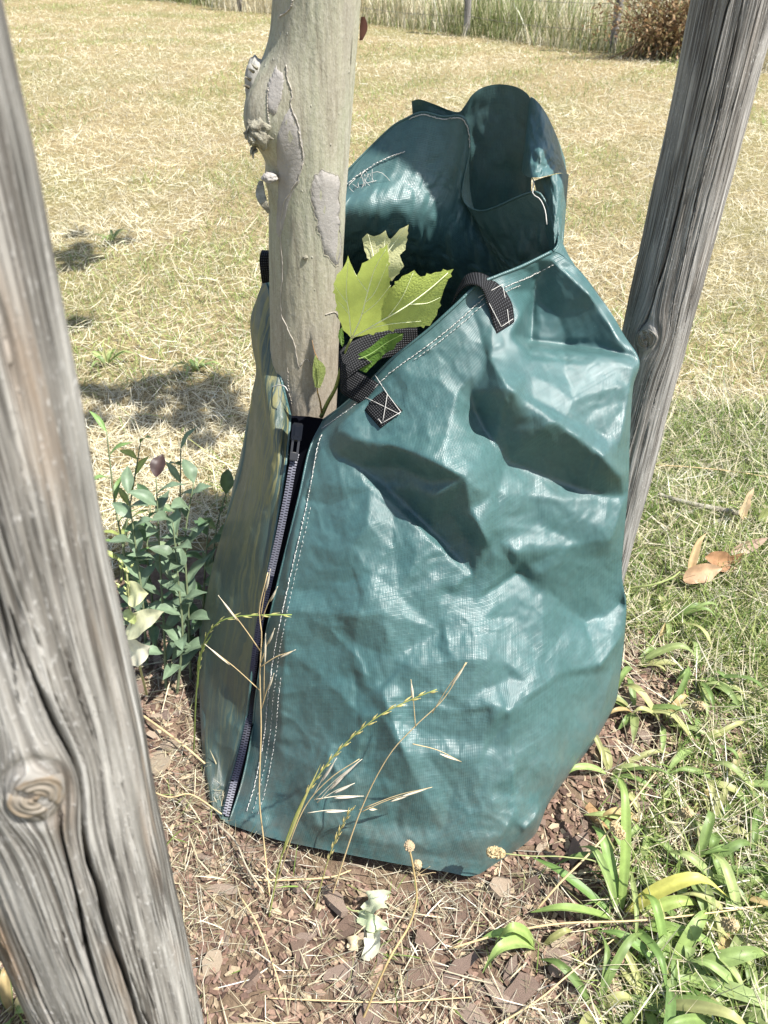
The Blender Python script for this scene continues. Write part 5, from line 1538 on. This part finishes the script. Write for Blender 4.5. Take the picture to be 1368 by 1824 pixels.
weed([G(315, 1240), P(325, 1130, .90), P(318, 1040, .93), P(308, 930, .97)], 15, 'broad-leaved grey-green weed in the middle of the clump left of the bag', wcol, 8, lw=.027)
weed([G(280, 1160), P(270, 1060, .98), P(262, 980, 1.0), P(268, 900, 1.04)], 14, 'bushy dull green weed just right of the left stake', (0.10, 0.17, 0.08), 9, lw=.025)
weed([G(360, 1180), P(362, 1090, .97), P(366, 1000, 1.0), P(372, 930, 1.05)], 12, 'weed with upright leaves touching the left edge of the bag', (0.095, 0.165, 0.08), 10, lw=.023)
# bleached weed with cream leaves beside the left stake
PW = thing('bleached_weed', G(262, 1240), 'bleached weed with big cream-white leaves touching the left stake', 'weed')
stem_obj(PW, [G(262, 1240), P(245, 1170, .72), P(232, 1090, .70), P(225, 1010, .70)], .0022, .0012, (.45, .46, .22))
cream = (0.80, 0.78, 0.50)
leaf_obj(PW, [P(228, 1062, .70), P(246, 1056, .69), P(264, 1058, .685)], .034, np.array([0, .5, .85]), (0.74, 0.74, 0.42), shape='ovate', wave=.06)
leaf_obj(PW, [P(226, 1132, .70), P(248, 1112, .69), P(272, 1096, .685), P(292, 1090, .68)], .030, np.array([.1, .5, .85]), cream, shape='ovate', wave=.08)
leaf_obj(PW, [P(228, 1165, .70), P(246, 1160, .69), P(268, 1152, .685)], .038, np.array([0, .4, .9]), (0.82, 0.77, 0.58), shape='ovate', wave=.06)
leaf_obj(PW, [P(220, 1090, .70), P(232, 1098, .69), P(240, 1112, .69)], .014, np.array([.6, .3, .6]), (0.42, 0.48, 0.2), shape='ovate')
for k in range(14):
    c = P(222 + rng.normal(0, 7), 1035 + rng.normal(0, 20), .70)
    spikelet(c, c + np.array([rng.normal(0, .004), -.002, .008]), .0016, (0.55, 0.60, 0.25), PW, 'bud')

# ---------------------------------------------------------------- plantains
PG = [(0.18, 0.255, 0.08), (0.225, 0.30, 0.105), (0.145, 0.215, 0.065), (0.27, 0.325, 0.125), (0.34, 0.345, 0.145)]
def plantain(base, leaves, label, seed, stalks=()):
    o = thing('plantain_plant', base, label, 'plantain', 'plantains in the turf')
    r = np.random.default_rng(seed); base = np.array(base)
    for (az, L, W, rise, c) in leaves:
        d = np.array([math.cos(az), math.sin(az), 0])
        p0 = base + d * .006 + [0, 0, .004]
        sd = np.array([-d[1], d[0], 0]) * r.normal(0, .22) * L
        L = L * r.uniform(.75, 1.15)
        p1 = base + d * L * .35 + sd * .15 + [0, 0, L * .35 * rise + .01]
        p2 = base + d * L * .70 + sd * .5 + [0, 0, L * .58 * rise + .012]
        p3 = base + d * L * .97 + sd + [0, 0, max(.006, L * (.52 - .25 * r.random()) * rise + .004)]
        cc = np.array(c) * (1 + r.normal(0, .1))
        leaf_obj(o, [p0, p1, p2, p3], W, np.array([-d[1], d[0], r.normal(0, .25)]), np.clip(cc, 0, 1), shape='lance', fold=r.uniform(.15, .5), n=14, wave=.03)
    for pts in stalks:
        stem_obj(o, pts, .0011, .0008, (.30, .33, .14), 'stalk', mat=M_DRY)
        q = np.array(pts[-1]); ax_ = q - np.array(pts[-2])
        head(q + ax_ / np.linalg.norm(ax_) * .009, ax_, .026, .0068, (.46, .36, .20), o, seed=seed)
    return o
def rl(n, seed, L=(.05, .115), W=(.009, .018), rise=(.10, .75)):
    r = np.random.default_rng(seed)
    return [(r.random() * 6.28, r.uniform(*L), r.uniform(*W), r.uniform(*rise), (PG + [(.46, .40, .20), (.40, .30, .14)])[r.integers(7)] if r.random() < .3 else PG[r.integers(5)]) for _ in range(n)]
plantain(G(1105, 1640), [(1.45, .15, .017, 1.2, (.26, .36, .10)), (1.9, .13, .019, .9, (.20, .30, .09)), (2.7, .13, .015, .35, (.13, .22, .06)), (3.35, .15, .017, .5, (.24, .34, .10)), (.6, .12, .022, .9, (.52, .50, .13)), (.15, .14, .020, .4, (.30, .38, .11)), (-.5, .13, .020, .3, (.22, .32, .09)), (5.2, .12, .014, .6, (.15, .24, .07)), (2.2, .09, .013, 1.2, (.22, .30, .1))],
   'large plantain with one yellow leaf and a seed stalk reaching to the bag foot', 1, [[G(1105, 1640), P(1075, 1545, .535), P(1010, 1527, .525), P(945, 1525, .52), P(895, 1520, .52)]])
plantain(G(1190, 1740), [(0.1, .16, .024, .35, (.27, .37, .12)), (.9, .13, .022, .6, (.25, .34, .10)), (-.35, .15, .022, .25, (.30, .38, .15)), (2.6, .12, .017, .5, (.17, .27, .08)), (4.4, .12, .016, .6, (.15, .24, .08)), (5.2, .13, .017, .5, (.16, .26, .07)), (1.8, .10, .015, .9, (.2, .3, .08))], 'broad-leaved plantain by the lower right corner below the yellow leaf', 2,
   [[G(1190, 1740), P(1160, 1600, .50), P(1130, 1520, .52), P(1108, 1490, .54)]])
spots = [(1150, 1470, 'plantain right of the bag foot beside the brown wood chip'), (1085, 1380, 'plantain half under the lower right edge of the bag'), (1230, 1560, 'plantain directly right of the yellow leaf'), (1290, 1400, 'plantain in the turf at the right edge, level with the bag foot'), (1180, 1290, 'plantain beside the right outline of the bag, low down'),
         (1330, 1520, 'plantain at the right edge just above the pale dry stalk'), (1130, 1190, 'plantain close to the glossy right side of the bag'), (1240, 1210, 'plantain among grass midway between bag and right edge'), (1320, 1660, 'plantain at the right edge below the pale dry stalk'), (1060, 1800, 'plantain at the bottom edge beside the dry straw'),
         (1230, 1830, 'plantain cut by the bottom edge right of centre'), (1340, 1790, 'plantain in the bottom right corner'), (1330, 1250, 'plantain at the right edge below the brown leaves'), (1190, 1110, 'plantain just below the brown curled leaves')]
spots += [(1270, 1480, 'flat plantain between the yellow leaf and the right edge'), (1120, 1540, 'plantain just above the yellow leaf'), (1215, 1655, 'plantain right below the yellow leaf under the pale dry stalk'), (1130, 1270, 'plantain at the right outline of the bag where the sheet is frayed'),
          (1290, 1590, 'plantain crossed by the pale dry stalk near the right edge'), (1150, 1790, 'plantain near the bottom edge below the broad-leaved plantain'), (1290, 1830, 'plantain cut by the bottom edge near the right corner'), (1240, 1330, 'plantain level with the foot of the bag, midway to the right edge'), (1360, 1430, 'plantain half cut by the right edge')]
for k, (a, b, lab) in enumerate(spots):
    plantain(G(a, b), rl(7 + k % 3, 40 + k), lab, 60 + k, [] if k % 4 else [[G(a, b), G(a, b) + [.01, -.01, .05], G(a, b) + [.025, -.03, .085]]])
plantain(G(960, 1690), [(2.9, .06, .016, 1.5, (.25, .34, .1)), (3.3, .085, .018, 1.0, (.28, .38, .12)), (.3, .05, .010, .6, (.3, .3, .12)), (3.05, .10, .017, .55, (.24, .36, .11))], 'single plantain with arching leaves alone on the mulch in front', 90)
plantain(G(20, 1815), rl(5, 91, (.03, .05), (.012, .018), (.8, 1.5)), 'small green seedling in the bottom left corner behind the stake', 91)
# rosettes out in the meadow
for k, (a, b, lab) in enumerate([(200, 430, 'green weed tuft in the meadow beside the left stake, upper one'), (190, 650, 'green weed tuft in the meadow beside the left stake, lower one'), (350, 660, 'green weed tuft in the meadow left of the trunk')]):
    plantain(G(a, b), rl(14, 95 + k, (.04, .085), (.008, .015), (.2, .8)), lab, 95 + k)

# ---------------------------------------------------------------- grass stalks in front of the bag
STR = (0.60, 0.46, 0.25); PALE = (0.74, 0.66, 0.50)
def seeds_along(pts, t0, t1, nseed, w, L, col, parent):
    p = catmull(pts, 100); T_ = np.gradient(p, axis=0); T_ /= np.linalg.norm(T_, axis=1)[:, None]
    for k in range(nseed):
        i = int((t0 + (t1 - t0) * k / max(1, nseed - 1)) * 99)
        sd = np.cross(T_[i], [0, -.6, .8]); sd /= np.linalg.norm(sd); s_ = 1 if k % 2 else -1
        q = p[i] + sd * s_ * .0010
        LL = L * rng.uniform(1.2, 1.9); spikelet(q, q + T_[i] * LL + sd * s_ * LL * rng.uniform(.08, .22), w * .8, np.array(col) * rng.uniform(.75, 1.15), parent, 'seed')
st = [G(345, 1345), P(350, 1230, .72), P(362, 1150, .70), P(384, 1113, .69), P(412, 1100, .685), P(450, 1096, .68), P(520, 1095, .68)]
o = thing('ryegrass_stalk', G(345, 1345), 'green ryegrass stalk arching over the dusty side of the bag towards the zip', 'grass stalk')
stem_obj(o, st, .0013, .0007, (.30, .38, .10), n=40); seeds_along(st, .50, .98, 20, .0012, .007, (.50, .48, .18), o)
leaf_obj(o, [P(352, 1225, .72), P(356, 1170, .71), P(378, 1128, .70)], .004, np.array([1., 0, .2]), (.27, .37, .09))
st = [G(482, 1610), P(470, 1500, .56), P(462, 1420, .575), P(465, 1300, .59), P(463, 1200, .60), P(466, 1130, .605), P(462, 1085, .61), P(477, 1020, .615)]
o = thing('dry_brome_stalk', G(482, 1610), 'tall bare dry grass stalk standing in front of the zip', 'grass stalk')
stem_obj(o, st, .0012, .0006, STR, n=40, mat=M_DRY)
for a, b, c, d in ((463, 1230, 374, 1155), (464, 1160, 396, 1070), (464, 1188, 521, 1160), (466, 1262, 486, 1205), (466, 1105, 492, 1050), (465, 1180, 487, 1125), (470, 1250, 473, 1140), (464, 1100, 480, 1022)):
    A_, B_ = P(a, b, .60), P(c, d, .595)
    stem_obj(o, [A_, (A_ + B_) / 2 + [0, 0, .004], B_], .0006, .0004, STR, 'branchlet', n=8, sides=5, mat=M_DRY)
    spikelet(A_ + (B_ - A_) * .62, B_ + (B_ - A_) * .1, .0013, PALE, o)
st = [G(478, 1640), P(500, 1530, .515), P(532, 1440, .53), P(572, 1375, .54), P(622, 1318, .55), P(680, 1272, .555), P(740, 1243, .56), P(778, 1228, .56)]
o = thing('ryegrass_stalk', G(478, 1640), 'yellow-green ryegrass stalk leaning right across the front of the bag', 'grass stalk')
stem_obj(o, st, .0013, .0006, (.36, .40, .12), n=40); seeds_along(st, .52, .98, 22, .0014, .0075, (.52, .44, .17), o)
leaf_obj(o, [P(505, 1520, .515), P(540, 1430, .52), P(572, 1360, .53)], .004, np.array([1., .3, .2]), (.45, .42, .15))
st = [G(590, 1600), P(640, 1450, .555), P(690, 1350, .57), P(740, 1293, .58), P(790, 1245, .59), P(830, 1180, .60)]
o = thing('dry_brome_stalk', G(590, 1600), 'straw-coloured brome stalk crossing the lower front of the bag, spikelets pointing right', 'grass stalk')
stem_obj(o, st, .0011, .0005, STR, n=40, mat=M_DRY)
for a, b, c, d in ((646, 1440, 770, 1402), (640, 1448, 740, 1412), (640, 1442, 672, 1442), (735, 1325, 822, 1357), (740, 1295, 732, 1210), (770, 1270, 832, 1180)):
    A_, B_ = P(a, b, .56), P(c, d, .565)
    stem_obj(o, [A_, (A_ + B_) / 2 + [0, 0, .006], B_], .0006, .0003, STR, 'branchlet', n=8, sides=5, mat=M_DRY)
    spikelet(A_ + (B_ - A_) * .55, B_, .0017, PALE, o)
st = [G(492, 1580), P(520, 1490, .535), P(548, 1430, .545), P(590, 1385, .55), P(640, 1352, .555)]
o = thing('dry_brome_stalk', G(492, 1580), 'short brome stalk with white feathery spikelets low in front of the bag', 'grass stalk')
stem_obj(o, st, .0011, .0005, STR, n=30, mat=M_DRY)
for a, b, c, d in ((560, 1425, 645, 1352), (565, 1430, 622, 1372), (560, 1424, 648, 1418), (548, 1448, 625, 1444), (556, 1420, 600, 1350), (570, 1425, 632, 1395)):
    A_, B_ = P(a, b, .548), P(c, d, .548)
    stem_obj(o, [A_, (A_ + B_) / 2 + [0, 0, .004], B_], .0006, .0003, PALE, 'branchlet', n=8, sides=5, mat=M_DRY)
    spikelet(A_ + (B_ - A_) * .4, B_, .0018, (.78, .70, .58), o)
st = [G(560, 1620), P(585, 1530, .525), P(605, 1480, .535), P(626, 1440, .54)]
o = thing('ryegrass_stalk', G(560, 1620), 'short yellowish ryegrass spike low in front of the bag foot', 'grass stalk')
stem_obj(o, st, .0011, .0006, (.42, .40, .15), n=24); seeds_along(st, .5, .98, 12, .0015, .008, (.50, .42, .18), o)
st = [G(640, 1830), P(690, 1715, .40), P(728, 1650, .44), P(742, 1600, .46), P(736, 1545, .475), P(728, 1508, .48)]
o = thing('dried_flower_stalk', G(640, 1830), 'brown dried flower stalk with curled heads standing below the bag', 'dried flower')
stem_obj(o, st, .0016, .0011, (.48, .36, .17), n=30, mat=M_DRY)
head(P(729, 1507, .48), (0, 0, 1), .012, .0055, (.42, .32, .20), o, seed=5)
head(P(744, 1540, .478), (.3, 0, 1), .011, .0048, (.42, .33, .2), o, seed=6)
for k in range(9):
    q = P(748 + rng.normal(0, 10), 1552 + rng.normal(0, 12), .478); stem_obj(o, [P(741, 1560, .475), q, q + np.array([rng.normal(0, .008), 0, rng.normal(0, .006)])], .0006, .0003, (.45, .35, .2), 'twiglet', n=6, sides=4, mat=M_DRY)
# long dry stems lying over the turf and mulch
lying = [([(954, 1622), (1000, 1570), (1050, 1520), (1110, 1450), (1168, 1376)], .0016, .09, 'thick dry stalk rising diagonally beside the bag foot on the right'),
         ([(800, 1690), (900, 1662), (1000, 1645), (1130, 1640), (1250, 1628), (1368, 1612)], .0015, .05, 'long pale dry stalk lying across the right foreground'),
         ([(480, 1778), (600, 1783), (700, 1785), (840, 1776)], .0010, .02, 'long thin straw lying level near the bottom edge'),
         ([(455, 1568), (520, 1567), (590, 1562), (625, 1550)], .0014, .02, 'pale straw lying under the front edge of the bag'),
         ([(390, 1470), (420, 1500), (440, 1545), (470, 1590)], .0016, .02, 'grey dry stem lying at the foot of the zip'),
         ([(255, 1275), (290, 1300), (330, 1330), (365, 1360)], .0022, .03, 'pale thick straw at the left behind the stake'),
         ([(250, 1400), (300, 1420), (340, 1415), (395, 1450)], .0014, .02, 'thin dry stem lying between the left stake and the zip'),
         ([(1165, 828), (1230, 832), (1310, 840), (1368, 850)], .0016, .03, 'pale straw lying in the meadow right of the right stake'),
         ([(430, 1600), (455, 1640), (480, 1700), (500, 1760)], .0013, .02, 'bent straw lying upright in the left foreground mulch'),
         ([(880, 1830), (960, 1780), (1020, 1730), (1110, 1660)], .0012, .04, 'thin brown stalk slanting through the lower right plantains'),
         ([(1120, 1048), (1160, 1042), (1195, 1030), (1215, 1015)], .0024, .05, 'green weed stalk sticking out behind the right side of the bag')]
for k, (pts, r_, hz, lab) in enumerate(lying):
    n = len(pts)
    w = [G(a, b, .012 + hz * math.sin(math.pi * (i + .3) / (n + .3)) * .7) for i, (a, b) in enumerate(pts)]
    o = obj('dry_stalk', *tube(catmull(w, 28), np.linspace(r_, r_ * .7, 28), 6), M_DRY)
    c_ = (.30, .34, .13) if k == 10 else ((.42, .37, .27) if k == 4 else STR)
    ca = o.data.color_attributes.new('tint', 'FLOAT_COLOR', 'POINT'); ca.data.foreach_set('color', np.tile(list(c_) + [1], len(o.data.vertices)))
    tag(o, lab, 'dry stalk')
# grey twig in the meadow
o = obj('twig', *tube(catmull([G(1172, 880, .030), G(1215, 893, .036), G(1260, 903, .036), G(1315, 914, .030)], 24), np.linspace(.0045, .0065, 24) * (1 + .12 * np.sin(np.arange(24) * 1.9)), 8), M_KNOT)
tag(o, 'grey dead twig lying in the meadow right of the right stake', 'twig')

# fallen brown leaves
def fallen(pts, Y, w, side, col, lab, name='fallen_leaf', **kw):
    path = [P(a, b, Y + dy) for a, b, dy in pts]
    V, F, C = leaf_strip(path, w, side, col, shape='ovate', **kw)
    o = obj(name, V, F, M_LEAF, col=C)
    tag(o, lab, 'leaf')
g_ = lambda b: float(G(684, b, .02)[1])
fallen([(1256, 992, 0), (1280, 1000, .01), (1303, 1002, .015), (1325, 985, .02)], g_(1012), .042, (0, .6, .7), (.34, .19, .10), 'brown curled leaf with a green end, highest of the pair at the right', fold=.5, wave=.08)
fallen([(1218, 1035, 0), (1240, 1022, .005), (1262, 1018, .01), (1285, 1012, .02)], g_(1042), .040, (0, .5, .8), (.50, .33, .20), 'pale brown leaf lying below the curled brown leaf at the right', fold=.3, wave=.06)
fallen([(1228, 1024, 0), (1232, 995, .01), (1243, 965, .02), (1258, 950, .03)], g_(1032), .022, (.9, .3, .1), (.58, .42, .23), 'upright tan leaf sliver beside the brown leaves', fold=.5)
fallen([(1324, 925, 0), (1322, 905, .005), (1330, 885, .01), (1343, 868, .02)], g_(930), .030, (.8, .4, .2), (.60, .44, .27), 'upright dry tan leaf near the right edge beside the twig', fold=.5, wave=.05)
fallen([(1350, 925, 0), (1362, 920, .01), (1380, 915, .02)], g_(932), .040, (0, .5, .8), (.22, .24, .09), 'olive leaf cut by the right edge beside the twig', fold=.3)
fallen([(1300, 985, .0), (1330, 975, .01), (1368, 958, .02)], g_(985), .025, (0, .6, .7), (.42, .30, .22), 'flat brown leaf at the right edge above the curled leaf', fold=.3)
# wilted pale leaf in front of the bag
WL = thing('wilted_leaf', G(655, 1680), 'crumpled wilted pale green leaf on the mulch in front of the bag', 'leaf')
wl = (0.58, 0.62, 0.42)
leaf_obj(WL, [G(648, 1622, .014), G(665, 1612, .030), G(680, 1600, .036), G(688, 1594, .022)], .030, (.3, .9, .3), wl, shape='ovate', wave=.18, fold=.5)
leaf_obj(WL, [G(640, 1628, .012), G(658, 1640, .024), G(676, 1648, .020), G(690, 1652, .010)], .022, (.2, .8, .6), (.50, .58, .36), shape='ovate', wave=.2, fold=.4)
leaf_obj(WL, [G(668, 1650, .010), G(668, 1672, .024), G(660, 1692, .022), G(640, 1706, .010)], .024, (.9, .2, .3), (.66, .66, .50), shape='ovate', wave=.2, fold=.5)
leaf_obj(WL, [G(622, 1690, .010), G(630, 1680, .016), G(645, 1678, .012)], .020, (.2, .8, .4), (.60, .50, .33), shape='ovate', wave=.15, fold=.5)
stem_obj(WL, [G(612, 1612, .014), G(628, 1622, .018), G(648, 1622, .014)], .0012, .0008, (.40, .45, .2), n=10)
# split brown wood chip at the right of the bag foot
V = np.array([G(1042, 1438, .02), G(1050, 1428, .026), G(1092, 1462, .028), G(1098, 1474, .02), G(1088, 1482, .018), G(1050, 1452, .016)])
V = np.concatenate([V, V - [0, 0, .008]])
F = [(0, 1, 2, 3, 4, 5), (11, 10, 9, 8, 7, 6)] + [(i, i + 6, (i + 1) % 6 + 6, (i + 1) % 6) for i in range(6)]
m = NT('raw_wood_chip'); c = m.ramp(m.noise(m.coord('Object', (1, .4, 1)), 160, 4), [(.3, (.25, .14, .06)), (.7, (.46, .30, .15))]); m.bs(Base_Color=c, Roughness=.8)
tag(obj('wood_chip', V, F, m.m, smooth=False), 'orange-brown split wood chip lying right of the bag foot', 'wood chip')

# ---------------------------------------------------------------- wire fence and shrub at the back
FEN = thing('wire_fence', (0.9, fence_y(0.9), 0), 'old wire fence on weathered posts behind the meadow', 'fence')
m = NT('fence_wire'); m.bs(Base_Color=(.20, .18, .16, 1), Roughness=.6, Metallic=.5); M_WIRE = m.m
xs = [-3.5, -2.05, -0.55, 0.93, 2.27, 3.6, 5.0]
fp_ = [np.array([x, fence_y(x), 0.0]) for x in xs]
for k, b in enumerate(fp_):
    z = np.linspace(-.05, 1.15, 12); th_ = np.linspace(0, 2 * np.pi, 12, endpoint=False); rr_ = np.random.default_rng(k)
    V = np.array([[b[0] + (.036 + .004 * rr_.random()) * math.cos(t) + .012 * zz_ * math.sin(k * 2.1), b[1] + .036 * math.sin(t) + .01 * zz_, zz_] for zz_ in z for t in th_])
    F = [(i * 12 + j, i * 12 + (j + 1) % 12, (i + 1) * 12 + (j + 1) % 12, (i + 1) * 12 + j) for i in range(11) for j in range(12)] + [tuple(132 + j for j in range(12))]
    obj('fence_post', V, F, M_WOOD_G, FEN, uv=np.stack([V[:, 0] + V[:, 1], V[:, 2]], 1))
for h in (.18, .40, .62, .86, 1.08):
    pts = []
    for a, b in zip(fp_[:-1], fp_[1:]):
        for t in np.linspace(0, 1, 6)[:-1]:
            q = a + (b - a) * t; q = q + [0, -.042, h - .03 * math.sin(math.pi * t)]; pts.append(q)
    obj('wire', *tube(np.array(pts), .0022, 4), M_WIRE, FEN)
# dry brown shrub by the fence
SH = thing('dry_shrub', (2.62, fence_y(2.62) - .12, 0), 'rusty brown dried shrub beside the fence post at the upper right', 'shrub')
r = np.random.default_rng(77); base = np.array([2.62, fence_y(2.62) - .12, -.01])
acc = Acc()
Vl, Fl, Cl = [], [], []; k = 0
for i in range(120):
    a = r.random() * 6.28; sp = r.uniform(.1, .95)
    tip = base + np.array([math.cos(a) * sp * 1.05 + .15, math.sin(a) * sp * .4, r.uniform(.3, 1.0) * (1.1 - .55 * sp)])
    midp = (base + tip) / 2 + r.normal(0, .06, 3) + [0, 0, .12]
    b0 = base + np.array([r.normal(.15, .22), r.normal(0, .10), 0])
    p = catmull([b0, midp, tip], 8)
    V, F = tube(p, np.linspace(.006, .002, 8), 4); acc.add(V, F, np.array([.22, .15, .085]))
    for j in range(42):
        q = p[r.integers(2, 8)] + r.normal(0, .11, 3); L = r.uniform(.02, .055)
        u, w = r.normal(0, 1, 3), r.normal(0, 1, 3); u /= np.linalg.norm(u); w /= np.linalg.norm(w)
        Vl += [q, q + u * L * .5 + w * L * .3, q + u * L, q + u * L * .5 - w * L * .3]; Fl.append((k, k + 1, k + 2, k + 3)); k += 4
        c = np.array([(.30, .19, .10), (.40, .28, .15), (.22, .13, .07), (.34, .30, .14)][r.integers(4)]); Cl += [c] * 4
acc.build('branches', M_DRY, SH)
obj('foliage', np.array(Vl), Fl, M_BLADE, SH, col=np.array(Cl), smooth=False)
